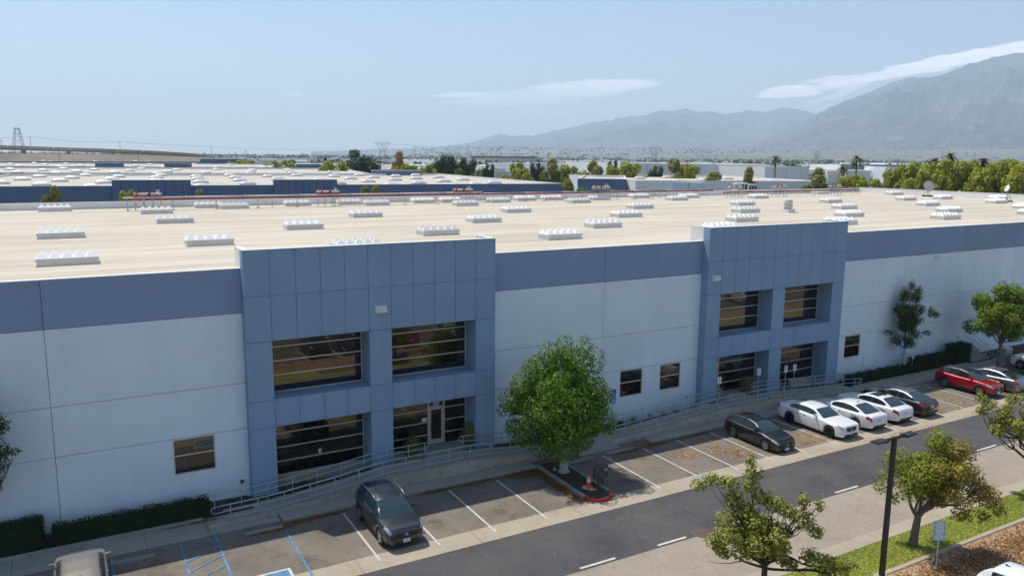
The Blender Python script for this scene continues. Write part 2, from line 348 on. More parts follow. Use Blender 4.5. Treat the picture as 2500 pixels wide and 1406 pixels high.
while x < 130:
    b = MB(); w = 5.42; dz = rng.uniform(0, .003)
    b.hexa([(x+.012, -9.18, -.05), (x+w-.012, -9.18, -.05), (x+w-.012, -7.92, -.05), (x+.012, -7.92, -.05), (x+.012, -9.18, .006+dz), (x+w-.012, -9.18, .006+dz), (x+w-.012, -7.92, .006+dz), (x+.012, -7.92, .006+dz)])
    b.build('slab', 'concrete', gut); x += w
# bay lines
mk = empty('bay_markings'); tag(mk, 'white painted lines dividing the parking bays', None, kind='structure')
def line(par, a, b_, w, mat, z=.014):
    a = Vector((*a, 0)); b_ = Vector((*b_, 0)); d = (b_-a).normalized(); n = Vector((-d.y, d.x, 0))*(w/2)
    m = MB(); m.face([(a-n+Vector((0, 0, z))), (b_-n+Vector((0, 0, z))), (b_+n+Vector((0, 0, z))), (a+n+Vector((0, 0, z)))]); return m.build('painted_line', mat, par)
bays = [3.44, 6.2, 8.94, 11.69, 18.67, 21.41, 24.06, 26.8, 29.45, 32.19, 34.86, 37.6, 40.3, 43.05, 45.8, 48.45, 51.15, 53.85, 56.5, 59.4, 62.1, 64.8, 67.5, 70.2]
for xx in bays: line(mk, (xx, -3.3 if xx > 17 else -3.45), (xx, -8.5), .10, 'paint_white')
am = empty('accessible_bay_markings'); tag(am, 'blue painted accessible bay lines, hatching and square by the ramp foot', None, kind='structure')
for xx, y1 in ((-3.7, -8.4), (-2.25, -8.4), (.62, -8.45), (-6.4, -8.4)): line(am, (xx, -2.9), (xx, y1), .10, 'paint_blue')
for k in range(6): line(am, (-3.65, -3.9-k*.9), (-2.3, -3.1-k*.9), .09, 'paint_blue', .018)
b = MB(); b.box(-1.45, -.02, -8.7, -7.28, .010, .0135); b.build('border', 'paint_white', am)
b = MB(); b.box(-1.33, -.14, -8.58, -7.40, .0136, .0175); b.build('blue_square', 'paint_blue', am)
b = MB(); b.box(21.0, 22.15, -8.45, -8.05, .012, .0145); b.build('worn_patch', 'paint_faint', am)
cm = empty('lane_markings'); tag(cm, 'short white dashes along the middle of the drive lane', None, kind='structure')
for a, e in ((2.4, 4.1), (6.4, 8.2), (10.48, 12.28), (14.59, 16.22), (18.5, 20.2), (26.19, 27.96), (38.56, 40.54), (47, 48.8)):
    line(cm, (a, -13.03), (e, -13.03), .13, 'paint_white', .008)
mh = empty('manhole', (17.16, -13.05, 0), 0, 'round rusty manhole cover on the seam of the drive lane', 'manhole')
b = MB(); b.lathe([(0, .012), (.36, .012), (.36, .008), (.40, .008), (.40, .016), (.47, .016), (.50, -.005)], n=28); b.build('frame', 'iron', mh)
b = MB()
for i in range(-3, 4):
    for j in range(-3, 4):
        if i*i+j*j < 11: b.box(i*.095-.03, i*.095+.03, j*.095-.03, j*.095+.03, .012, .018)
b.build('tread', 'iron', mh)
# far kerb, gutter, lawn, mow strip, mulch
kb = empty('far_kerb'); tag(kb, 'concrete kerb and gutter edging the lawn strip', None, kind='structure')
x = -30.0
while x < 110:
    b = MB(); b.box(x+.008, x+3.04, -17.32, -16.72, -.05, .006); b.build('gutter_slab', 'concrete', kb)
    b = MB(); b.bbox(x+.008, x+3.04, -17.62, -17.33, -.05, .14, .025); b.build('kerb_stone', 'concrete', kb); x += 3.05
sheet('lawn', -60, 110, -19.38, -17.6, .11, 'lawn', 'green lawn strip between kerb and mulch bed')
b = MB(); b.bbox(-60, 110, -19.58, -19.36, 0, .15, .02); tag(b.build('mow_strip', 'concrete'), 'thin concrete edging between lawn and mulch', None, kind='structure')
sheet('mulch_bed', -60, 110, -21.9, -19.5, .10, 'mulch', 'reddish brown wood mulch bed beyond the lawn')
b = MB(); b.bbox(-60, 24.1, -22.2, -21.85, -.02, .16, .025); b.bbox(24.13, 110, -22.2, -21.85, -.02, .16, .025); tag(b.build('lot_kerb', 'concrete'), 'concrete kerb between mulch bed and the other parking lot', None, kind='structure')
fm = empty('far_bay_markings'); tag(fm, 'white bay lines in the parking lot beyond the mulch', None, kind='structure')
for k in range(-6, 26): line(fm, (k*2.74+1.3, -22.5), (k*2.74+1.3, -27.5), .10, 'paint_white', .004)
# near pavement beside the warehouse: slabs
sw = empty('pavement'); tag(sw, 'concrete pavement slabs along the front of the warehouse', None, kind='structure')
def slab(par, x0, x1, y0, y1, z, mat='concrete_grey', name='slab', zb=-.05):
    b = MB(); b.bbox(x0+.007, x1-.007, y0+.007, y1-.007, zb, z, .012); return b.build(name, mat, par)
x = -30.0
while x < -2.6: slab(sw, x, x+2.5, -2.8, -1.05, .03); x += 2.5
x = 42.6
while x < 120: slab(sw, x, x+2.5, -2.75, -1.15, .10); x += 2.5
slab(sw, 17.4, 20.2, -2.9, -.8, .12); slab(sw, -2.5, -2.41, -2.8, -1.05, .03); slab(sw, -2.4, .65, -2.8, -2.22, .03)
# kerb blocks (raised) in front of the ramps
kk = empty('bay_kerb'); tag(kk, 'raised grey concrete kerb in front of the ramp walls', None, kind='structure')
for a, e in ((.7, 4.0), (4.0, 9.2), (9.2, 14.35), (22.3, 27.6), (27.6, 32.9), (32.9, 38.0), (38.0, 42.6)):
    b = MB(); b.bbox(a+.006, e-.006, -3.1, -2.22, -.05, .17, .03); b.build('kerb_stone', 'concrete_grey', kk)
# wheel stops
nstop = 0
for i, (a, e, y) in enumerate([(-6.47, -4.74, -3.6), (-1.07, .6, -3.5), (15.9, 18.0, -3.35), (18.95, 20.95, -3.25), (43.3, 45.1, -3.2), (46.0, 47.9, -3.2), (51.3, 53.2, -3.2)]):
    b = MB(); b.hexa([(a, y-.08, 0), (e, y-.08, 0), (e, y+.08, 0), (a, y+.08, 0), (a+.03, y-.055, .12), (e-.03, y-.055, .12), (e-.03, y+.055, .12), (a+.03, y+.055, .12)])
    b.tube([(a+.3, y, .1), (a+.3, y, .125)], .02, 6); b.tube([(e-.3, y, .1), (e-.3, y, .125)], .02, 6)
    tag(b.build('wheel_stop', 'concrete_grey'), ['concrete wheel stop in the shaded bay beside the beige car', 'concrete wheel stop at the foot of the longer ramp, leaves gathered along it', 'concrete wheel stop in the bay beside the tree island',
        'concrete wheel stop between tree island and kerb of the second ramp', 'concrete wheel stop in the empty bay beside the black saloon', 'concrete wheel stop in the empty bay beside the red crossover', 'concrete wheel stop in front of the silver fastback'][i], 'wheel stop', 'concrete wheel stops')

# ================================================================== warehouse
WH = empty('warehouse', (0, 0, 0), 0, 'long blue and pale grey warehouse with two panelled entrance portals', 'building')
WY = .61; HT = 11.42; RZ = 10.55; XL, XR, YB = -46.0, 126.5, 62.6; C = 1.22; P2X = 29.16
ROWS = [(0, 3.54), (3.54, 5.82), (5.82, 9.28), (9.28, HT)]
WINS = [(-3.43, -1.55), (14.75, 16.55), (22.71, 24.52), (25.95, 27.7), (44.03, 45.85)]; WZ0, WZ1 = 1.75, 3.50
b = MB()   # backing behind the panels, in strips around the openings
def wb(x0, x1, z0, z1): b.box(x0, x1, WY+.03, WY+.30, z0, z1)
spans = [(XL, 0.02), (13.40, P2X+.02), (P2X+13.40, XR)]
for (a, e) in spans:
    cur = a
    for (w0, w1) in WINS:
        if a < w0 < e:
            wb(cur, w0, 0, HT-.02); wb(w0, w1, 0, WZ0); wb(w0, w1, WZ1, HT-.02); cur = w1
    wb(cur, e, 0, HT-.02)
b.build('wall', 'joint_and_hole_dark', WH)
vj = [XL] + [-38.8, -31.15, -23.5, -15.85, -8.2, 0.0] ; segs = list(zip(vj[:-1], vj[1:]))
segs += [(13.42, 21.3), (21.3, P2X), (P2X+13.42, 50.6), (50.6, 58.3)] + [(58.3+7.65*k, 58.3+7.65*(k+1)) for k in range(8)] + [(119.5, XR)]
J = .011
for (x0, x1) in segs:
    for ri, (z0, z1) in enumerate(ROWS):
        mat = 'wall_band' if ri == 3 else 'wall_light'
        holes = [w for w in WINS if x0 < w[0] < x1] if ri == 0 else []
        cur = x0+J
        b = MB()
        def pc(a, e, zz0, zz1): b.box(a, e, WY, WY+.029, zz0, zz1)
        for (w0, w1) in holes:
            pc(cur, w0, z0+J, z1-J); pc(w0, w1, z0+J, WZ0); pc(w0, w1, WZ1, z1-J); cur = w1
        pc(cur, x1-J, z0+J, z1-J if ri < 3 else z1)
        b.build('wall_panel', mat, WH)
# other walls, roof, parapets
b = MB(); b.box(XL, XR, .95, YB-.3, RZ-.4, RZ); b.build('roof', 'roof_membrane', WH)
b = MB(); b.box(XL, XR, YB-.3, YB, 0, 11.28); b.box(XR-.3, XR, WY+.3, YB-.3, 0, 11.48); b.box(XL, XL+.3, WY+.3, YB-.3, 0, 11.36); b.build('parapet_wall', 'white_wall', WH)
b = MB()
for (a, e) in [(XL, 0), (13.42, P2X), (P2X+13.42, XR)]: b.box(a, e, WY-.015, WY+.33, HT, HT+.035)
b.box(XL, XR, YB-.33, YB+.03, 11.28, 11.315); b.box(XR-.33, XR+.03, WY+.33, YB-.33, 11.48, 11.515)
b.build('coping', 'coping', WH)
b = MB()   # cant strip and inner face of the front parapet
for (a, e) in [(XL, 0), (13.42, P2X), (P2X+13.42, XR)]: b.hexa([(a, .92, RZ), (e, .92, RZ), (e, 1.15, RZ), (a, 1.15, RZ), (a, .915, HT-.01), (e, .915, HT-.01), (e, .93, HT-.01), (a, .93, HT-.01)])
b.build('parapet_flashing', 'coping', WH)
# small windows
def framed_window(par, x0, x1, z0, z1, y, mullions_z=(), mullions_x=(), fw=.05, cols=1, name='window', skip=None):
    w = empty(name, (0, 0, 0)); w.parent = par
    b = MB(); b.box(x0, x1, y-.05, y+.04, z0, z0+fw); b.box(x0, x1, y-.05, y+.04, z1-fw, z1); b.box(x0, x0+fw, y-.05, y+.04, z0+fw, z1-fw); b.box(x1-fw, x1, y-.05, y+.04, z0+fw, z1-fw)
    b.build('frame', 'alu', w)
    for z in mullions_z: b = MB(); b.box(x0+fw, x1-fw, y-.055, y+.04, z-fw*.5, z+fw*.5); b.build('mullion', 'alu', w)
    for xx in mullions_x: b = MB(); b.box(xx-fw*.6, xx+fw*.6, y-.052, y+.04, z0+fw, z1-fw); b.build('mullion', 'alu', w)
    zs = [z0+fw*.5]+list(mullions_z)+[z1-fw*.5]
    for k in range(len(zs)-1):
        for cc in range(cols):
            a = x0+(x1-x0)*cc/cols+.004; e = x0+(x1-x0)*(cc+1)/cols-.004; t1, t2 = rng.uniform(-.004, .004), rng.uniform(-.004, .004)
            b = MB(); b.face([(a, y+t1, zs[k]), (e, y+t2, zs[k]), (e, y+t2+rng.uniform(-.002, .002), zs[k+1]), (a, y+t1, zs[k+1])]); b.build('pane', 'glass_tint', w)
    return w
for (w0, w1) in WINS: framed_window(WH, w0, w1, WZ0, WZ1, WY+.06, (2.68,), fw=.06, cols=2)
# entrance portals
ZT = [12.33, 10.13, 7.90, 4.97, 3.58]
def panel_mesh(w, h, key, cache={}):
    k = (round(w, 3), round(h, 3), key)
    if k not in cache:
        b = MB(); b.bbox_y = None; g = .012
        b.box(g, w-g, 0, .045, g, h-g)
        for dx in (.10, w-.10):
            for dz in (.12, h-.12):
                n = len(b.v); b.v += [(dx+.024*math.cos(a*math.pi/4), -.002, dz+.024*math.sin(a*math.pi/4)) for a in range(8)]
                b.f.append(tuple(range(n, n+8))); b.m.append(1)  # flat dark disc paints the shade inside a tie hole
        me = bpy.data.meshes.new('panel'); me.from_pydata(b.v, [], b.f); me.materials.append(MAT['portal_blue']); me.materials.append(MAT['joint_and_hole_dark'])
        me.polygons.foreach_set('material_index', b.m); me.update(); cache[k] = me
    return cache[k]
def portal(X, door_col, door_x):
    P = empty('entrance_portal', (X, 0, 0)); P.parent = WH
    Wd = 11*C
    b = MB()  # core behind panels
    gx = 1.30
    for c0 in (0, 5, 10): b.box(c0*C+.02, (c0+1)*C-.02, .045, gx+.2, 0, 7.88)
    for c0, c1 in ((1, 5), (6, 10)): b.box(c0*C-.02, c1*C+.02, .045, gx+.2, 3.60, 4.955); b.box(c0*C-.02, c1*C+.02, gx+.02, gx+.2, 0, .55)
    b.box(.02, Wd-.02, .045, gx+.2, 7.92, RZ+.1)
    b.box(.02, Wd-.02, .045, .28, RZ+.1, 12.31); b.box(.02, .28, .28, 1.83, RZ+.05, 12.31); b.box(Wd-.28, Wd-.02, .28, 1.83, RZ+.05, 12.31)
    b.build('core', 'portal_blue', P)
    b = MB(); b.box(0, Wd, -.012, .30, 12.335, 12.36); b.box(0, .30, .30, 1.85, 12.335, 12.36); b.box(Wd-.30, Wd, .30, 1.85, 12.335, 12.36); b.build('coping', 'coping', P)
    b = MB(); b.box(.29, Wd-.29, .281, .30, RZ+.1, 12.30); b.box(.281, .30, .30, 1.83, RZ, 12.30); b.box(Wd-.30, Wd-.281, .30, 1.83, RZ, 12.30); b.build('parapet_lining', 'coping', P)
    def put(c0, z0, z1, key='a'):
        o = link('panel', panel_mesh(C, z1-z0, key), P); o.location = (c0*C, 0, z0)
    for c0 in range(11):
        put(c0, ZT[1], ZT[0]); put(c0, ZT[2], ZT[1]); put(c0, ZT[4], ZT[3])
        if c0 in (0, 5, 10): put(c0, ZT[3], ZT[2]); put(c0, 0.0, ZT[4])
    # side skins
    for sx, nm in ((0, 0), (Wd, 1)):
        for (z0, z1) in ((0, ZT[4]), (ZT[4], ZT[3]), (ZT[3], ZT[2]), (ZT[2], ZT[1]), (ZT[1], ZT[0])):
            b = MB(); x0, x1 = (sx, sx+.02) if nm == 0 else (sx-.02, sx)
            b.box(x0, x1, .002, WY if z1 < RZ else (1.83 if z0 > RZ else WY), z0+.012, z1-.012)
            b.build('side_panel', 'portal_blue', P)
            if z0 < RZ < z1: b = MB(); b.box(x0, x1, WY+.001, 1.83, RZ, z1-.012); b.build('return_panel', 'coping', P)  # pale colour puts the sunlit look into the blue return
    # sills, linings, glazing
    for c0, c1 in ((1, 5), (6, 10)):
        x0, x1 = c0*C, c1*C
        b = MB(); b.box(x0-.01, x1+.01, .0, gx, 4.957, 4.972); b.build('sill', 'portal_blue', P)
        b = MB(); dz = (7.88-4.98)/4
        framed_window(P, x0+.01, x1-.01, 4.975, 7.905, gx-.06, [4.98+.18+dz*k*.99 for k in (1, 2, 3)], fw=.055, cols=4)
        if c0 == door_col:
            dx0, dx1 = door_x
            framed_window(P, x0+.01 if dx0 > x0+.3 else dx1, dx0 if dx0 > x0+.3 else x1-.01, .62, 3.57, gx-.06, [1.32, 2.05, 2.78], fw=.055, cols=3)
            if dx0 > x0+.3: framed_window(P, dx1, x1-.01, .62, 3.57, gx-.06, [1.32, 2.05, 2.78], fw=.055)
            D = empty('door', (0, 0, 0)); D.parent = P; y = gx-.06
            b = MB(); b.box(dx0, dx0+.06, y-.06, y+.05, .70, 3.57); b.box(dx1-.06, dx1, y-.06, y+.05, .70, 3.57); b.box(dx0+.06, dx1-.06, y-.06, y+.05, 2.86, 2.94); b.box(dx0+.06, dx1-.06, y-.06, y+.05, 3.51, 3.57); b.build('door_frame', 'alu', D)
            b = MB(); b.box(dx0+.07, dx0+.16, y-.045, y+.03, .73, 2.85); b.box(dx1-.16, dx1-.07, y-.045, y+.03, .73, 2.85); b.box(dx0+.16, dx1-.16, y-.045, y+.03, .73, 1.0); b.box(dx0+.16, dx1-.16, y-.045, y+.03, 2.72, 2.85); b.build('door_leaf', 'alu', D)
            b = MB(); b.face([(dx0+.16, y, 1.0), (dx1-.16, y, 1.0), (dx1-.16, y, 2.72), (dx0+.16, y, 2.72)]); b.build('door_glass', 'glass_tint', D)
            b = MB(); b.face([(dx0+.06, y, 2.94), (dx1-.06, y, 2.94), (dx1-.06, y, 3.51), (dx0+.06, y, 3.51)]); b.build('transom_glass', 'glass_tint', D)
            b = MB(); b.tube([(dx0+.12, y-.05, 1.55), (dx0+.12, y-.11, 1.57), (dx0+.12, y-.11, 1.9), (dx0+.12, y-.05, 1.92)], .014, 8); b.build('handle', 'chrome', D)
            b = MB(); b.box(dx0-.38, dx0-.10, y-.012, y-.006, 2.1, 2.32); b.build('notice', 'sign_white', D)
            b = MB(); b.box(x0, x1, WY-.2, gx+.1, .3, .62); b.build('base_kerb', 'wall_concrete', P)
        else:
            framed_window(P, x0+.01, x1-.01, .55, 3.57, gx-.06, [1.30, 2.05, 2.80], fw=.055, cols=4)
            b = MB(); b.box(x0, x1, gx-.2, gx+.1, .0, .55); b.build('base_kerb', 'wall_concrete', P)
    return P
Pa = portal(0, 6, (9.85, 10.80)); Pb = portal(P2X, 1, (1.35, 2.50))
tx = bpy.data.curves.new('door_number', 'FONT'); tx.body = '300'; tx.size = .26; tx.align_x = 'CENTER'; tx.extrude = .004; tx.materials.append(MAT['sign_white']); tx.space_character = 1.05; tx.offset = .006
to = bpy.data.objects.new('door_number', tx); COL.objects.link(to)
bpy.context.view_layer.update(); tm = bpy.data.meshes.new_from_object(to.evaluated_get(bpy.context.evaluated_depsgraph_get())); bpy.data.objects.remove(to)
to = link('door_number', tm, Pa, (10.325, 1.215, 2.965)); to.rotation_euler = (R(90), 0, 0)
b = MB(); b.box(3.62, 3.76, 1.215, 1.225, 1.38, 1.60); b.box(3.665, 3.715, 1.205, 1.214, 1.42, 1.52, 1); b.build('notice', ['sign_white', 'sign_ink'], Pa)
# wall lights, scupper outlets
for i, (x, y, z) in enumerate([(6.75, 0, 8.97), (29.86, 0, 9.0), (54.56, WY, 9.0)]):
    b = MB(); b.hexa([(x-.26, y-.20, z-.13), (x+.26, y-.20, z-.13), (x+.26, y, z-.13), (x-.26, y, z-.13), (x-.22, y-.28, z+.12), (x+.22, y-.28, z+.12), (x+.26, y, z+.16), (x-.26, y, z+.16)])
    b.box(x-.30, x+.30, y-.03, y-.001, z-.17, z+.19); b.box(x-.18, x+.18, y-.212, y-.201, z-.09, z-.03, 1)
    tag(b.build('wall_light', ['white_metal', 'steel_dark']), ['white box wall light above the door portal numbered 300', 'white box wall light on the portal behind the white signs', 'white box wall light on the pale wall beyond the second portal'][i], 'wall light', 'wall lights')
b = MB(); b.lathe([(.11, 0), (.11, -.05), (.085, -.05), (.085, .0)], (-.4, WY, .86), 16, 'y'); b.lathe([(.0, -.01), (.085, -.01)], (-.4, WY, .86), 16, 'y', 1); b.build('drain_outlet', ['grey_metal', 'joint_and_hole_dark'], WH, True)
b = MB(); b.lathe([(.09, 0), (.09, -.05), (.07, -.05), (.07, .0)], (28.3, WY, 1.0), 16, 'y'); b.lathe([(.0, -.01), (.07, -.01)], (28.3, WY, 1.0), 16, 'y', 1); b.build('drain_outlet', ['grey_metal', 'joint_and_hole_dark'], WH, True)

# skylights on the near roof: pyramid-cell acrylic on a two step curb
def skylight_meshes(L=3.05, D=1.55, nx=5, ny=2):
    c = MB(); c.box(-.07, L+.07, -.07, D+.07, 0, .05, 0); c.box(0, L, 0, D, .05, .24); c.box(-.05, L+.05, -.05, D+.05, .25, .33); c.box(-.03, L+.03, -.03, D+.03, .34, .42)
    p = MB(); z0 = .42; dx, dy = L/nx, D/ny
    for i in range(nx):
        for j in range(ny):
            x0, x1, y0, y1 = i*dx, (i+1)*dx, j*dy, (j+1)*dy; cx, cy_ = (x0+x1)/2, (y0+y1)/2; t = .10
            n = len(p.v); p.v += [(x0, y0, z0), (x1, y0, z0), (x1, y1, z0), (x0, y1, z0), (cx-t*.6, cy_-t*.6, z0+.30), (cx+t*.6, cy_-t*.6, z0+.30), (cx+t*.6, cy_+t*.6, z0+.30), (cx-t*.6, cy_+t*.6, z0+.30)]
            for q in ((0, 1, 5, 4), (1, 2, 6, 5), (2, 3, 7, 6), (3, 0, 4, 7), (4, 5, 6, 7)): p.f.append(tuple(n+k for k in q)); p.m.append(0)
    me1 = bpy.data.meshes.new('skylight'); me1.from_pydata(c.v, [], c.f); me1.materials.append(MAT['skylight_frame']); me1.update()
    me2 = bpy.data.meshes.new('dome'); me2.from_pydata(p.v, [], p.f); me2.materials.append(MAT['acrylic']); me2.update()
    return me1, me2
SK1, SK2 = skylight_meshes()
def near_sky(x, y):
    o = link('skylight', SK1, WH, (x, y, RZ)); link('dome', SK2, o)
    return o
rows = {12.3: [-25.5, -8.65, 8.3, 24.55, 41.2, 56.9, 73.8, 90.5, 107.5], 19.1: [-17, -.05, 17.3, 33.55, 50.7, 67.0, 85.4, 102, 118], 28.4: [-26, -9.0, 8.95, 26.25, 43.3, 60.75, 78.1, 95.5, 112],
        38.9: [-17, 0, 18.1, 35.8, 53.5, 71.0, 88.6, 106, 115.5], 51.8: [-.3, 35.7, 53.1, 70.7, 87.5, 121.5], 56.6: [8.4, 25.6, 43.1, 59.9, 77.2], 59.2: [-9.6, 6.0, 16.3, 22.9, 33.0, 37.0, 48.8, 53.3, 69.4, 111.0]}
for y, xs in rows.items():
    for x in xs: near_sky(x, y)
near_sky(123.5, 34.6)
# ================================================================== ramps, railings
def rz1(x):
    pts = [(-2.4, .03), (.6, .10), (3.5, .36), (6.2, .70), (11.2, .70), (13.2, .50), (15.6, .30), (17.5, .13)]
    return float(np.interp(x, *zip(*pts)))
def rz2(x):
    pts = [(20.2, .12), (22.0, .2), (24.5, .40), (28.2, .64), (29.4, .72), (34.2, .70), (36.9, .50), (40.8, .30), (42.9, .12)]
    return float(np.interp(x, *zip(*pts)))
def ramp(name, x0, x1, fz, step, label, doors):
    o = empty(name); tag(o, label, None, kind='structure')
    n = int(round((x1-x0)/step)); xs = [x0+(x1-x0)*k/n for k in range(n+1)]
    for a, e in zip(xs[:-1], xs[1:]):        # ramp slabs
        b = MB(); za, ze = fz(a), fz(e); g = .006
        b.hexa([(a+g, -1.95, -.05), (e-g, -1.95, -.05), (e-g, -.72, -.05), (a+g, -.72, -.05), (a+g, -1.95, za), (e-g, -1.95, ze), (e-g, -.72, ze), (a+g, -.72, za)]); b.build('slab', 'concrete_grey', o)
        b = MB()
        b.hexa([(a+.004, -2.2, -.05), (e-.004, -2.2, -.05), (e-.004, -1.96, -.05), (a+.004, -1.96, -.05), (a+.004, -2.2, za+.07), (e-.004, -2.2, ze+.07), (e-.004, -1.96, ze+.07), (a+.004, -1.96, za+.07)]); b.build('retaining_wall', 'wall_concrete', o)
        b = MB()
        b.hexa([(a+.004, -.71, -.05), (e-.004, -.71, -.05), (e-.004, -.58, -.05), (a+.004, -.58, -.05), (a+.004, -.71, za+.05), (e-.004, -.71, ze+.05), (e-.004, -.58, ze+.05), (a+.004, -.58, za+.05)])
        if not (doors[0]-.2 < (a+e)/2 < doors[1]+.2): b.build('edge_kerb', 'wall_concrete', o)
    b = MB(); b.box(doors[0], doors[1], -.57, 1.22, -.05, .70); b.build('landing', 'concrete_grey', o)
    return o
ramp('entrance_ramp', -2.4, 17.4, rz1, 2.2, 'long concrete ramp rising to the door numbered 300', (9.2, 11.3))
ramp('second_ramp', 20.2, 42.6, rz2, 2.24, 'concrete ramp rising to the door of the portal with white signs', (30.3, 33.2))
def railing(x0, x1, y, fz, label, loops, first):
    o = empty('railing', (x0, y, 0), 0, label, 'railing', 'pipe railings along the ramps'); r = .024
    xs = []; x = first
    while x < x1-.15: xs.append(x); x += 1.225
    if xs[-1] < x1-.4: xs.append(x1-.06)
    for x in xs:
        b = MB(); b.tube([(x-x0, 0, fz(x)), (x-x0, 0, fz(x)+.92)], r, 8); b.lathe([(.05, 0), (.05, .012)], (x-x0, 0, fz(x)), 8); b.build('post', 'rail_grey', o, True)
    ends = (x0, x1); M = 24
    grid = [x0+(x1-x0)*k/M for k in range(M+1)]
    for h in (.92, .62, .30):
        a = 0; e = M
        pts = [(x-x0, 0, fz(x)+h) for x in grid if (h != .30 or xs[0]-.01 <= x <= xs[-1]+.01)]
        b = MB(); b.tube(pts, r*.95, 8); b.build('rail', 'rail_grey', o, True)
    for k, x in enumerate(ends):
        if loops[k]:
            s = -1 if k == 0 else 1; z = fz(x); b = MB()
            b.tube([(x-x0, 0, z+.92)]+[(x-x0+s*.15*math.sin(t*math.pi/8), 0, z+.77+.15*math.cos(t*math.pi/8)) for t in range(0, 9)]+[(x-x0, 0, z+.62)], r*.95, 8); b.build('end_loop', 'rail_grey', o, True)
    return o
railing(-2.1, 17.2, -2.08, rz1, 'outer grey pipe railing of the ramp to door 300', (1, 0), -1.42)
railing(-2.15, 8.9, -.64, rz1, 'inner grey pipe railing climbing to door 300 beside the shrub planter', (1, 1), -1.9)
railing(11.0, 17.2, -.64, rz1, 'inner grey pipe railing behind the big green tree', (1, 0), 11.1)
railing(20.55, 42.6, -2.08, rz2, 'outer grey pipe railing of the ramp with white signs', (1, 1), 21.1)
railing(20.8, 30.2, -.64, rz2, 'inner grey pipe railing climbing to the signed portal below the pale wall', (0, 1), 21.2)
railing(33.2, 42.5, -.64, rz2, 'inner grey pipe railing in front of the signed portal and hedge', (1, 1), 33.35)
# planters along the wall (soil) and plinth
b = MB(); b.box(-46, -.2, -1.04, .60, -.05, .10); b.box(-.15, 9.15, -.57, .2, -.05, .18); b.box(11.35, 17.4, -.57, .59, -.05, .25); b.box(20.2, 30.25, -.57, .2, -.05, .2); b.box(33.25, 43, -.57, .2, -.05, .2); b.box(43.05, 119, -1.1, .60, -.05, .16)
tag(b.build('planting_bed', 'soil'), 'dark soil planting bed along the foot of the warehouse', None, kind='structure')
b = MB(); b.bbox(-46, -2.5, -1.12, -1.02, -.05, .14, .01); b.bbox(43.0, 57.6, -1.22, -1.12, -.05, .22, .01); tag(b.build('bed_kerb', 'concrete_grey'), 'thin concrete kerb edging the hedges', None, kind='structure')
# steps at the far end
st = empty('front_steps', (58.2, -1.1, 0), 0, 'concrete steps with pipe handrails beyond the hedges', 'steps')
for k in range(5): b = MB(); b.box(.1, 2.6, k*.32, 1.7, k*.17+.1, k*.17+.27); b.build('step', 'concrete_grey', st)
for x in (.25, 1.35, 2.5):
    b = MB(); b.tube([(x, -.25, .1), (x, -.25, .95), (x, 1.5, 1.9), (x, 1.5, .9)], .025, 8); b.tube([(x, -.25, .6), (x, 1.5, 1.5)], .022, 8); b.build('handrail', 'rail_grey', st, True)
uc = empty('utility_cabinet', (60.9, -2.2, .1), 0, 'grey metal utility cabinet behind the tree trunk by the steps', 'cabinet')
b = MB(); b.bbox(-.5, .5, -.35, .35, .08, 1.25, .03); b.build('body', 'grey_metal', uc); b = MB(); b.box(-.6, .6, -.45, .45, 0, .08); b.build('plinth', 'concrete', uc)

# ================================================================== tree island, cone, mail units, rocks
isl = empty('tree_island'); tag(isl, 'kerbed soil island holding the big green tree between the bays', None, kind='structure')
X0, X1, YT, YE = 14.42, 16.05, -2.95, -7.55
def isl_outline(off, n=10):
    cx, r = (X0+X1)/2, (X1-X0)/2-off
    return [(X0+off, YT)] + [(cx-r*math.cos(math.pi*k/n), YE-r*.95*math.sin(math.pi*k/n)) for k in range(n+1)] + [(X1-off, YT)]
o_, i_ = isl_outline(0), isl_outline(.16)
for k in range(len(o_)-1):
    b = MB(); p, q, q2, p2 = o_[k], o_[k+1], i_[k+1], i_[k]
    b.hexa([(*p, -.04), (*q, -.04), (*q2, -.04), (*p2, -.04), (*p, .15), (*q, .15), (*q2, .15), (*p2, .15)])
    red = 0 < k < len(o_)-2
    b.build('kerb_stone', 'paint_red' if red else 'concrete_grey', isl)
b = MB(); pts = i_; n = len(b.v); b.face([(x, y, .12) for x, y in pts]); b.build('bed', 'soil', isl)
cn = empty('traffic_cone', (15.35, -6.65, .12), 0, 'orange traffic cone with white collar on the tree island', 'cone')
b = MB(); b.bbox(-.19, .19, -.19, .19, 0, .04, .01); b.build('base', 'cone_orange', cn)
b = MB(); b.lathe([(.15, .04), (.115, .28)], n=20); b.lathe([(.068, .52), (.03, .74), (0, .75)], n=20); b.build('body', 'cone_orange', cn, True)
b = MB(); b.lathe([(.1145, .28), (.09, .42)], n=20); b.lathe([(.082, .46), (.069, .52)], n=20); b.build('reflective_collar', 'cone_white', cn, True)
b = MB(); b.lathe([(.09, .42), (.082, .46)], n=20); b.build('band', 'cone_orange', cn, True)
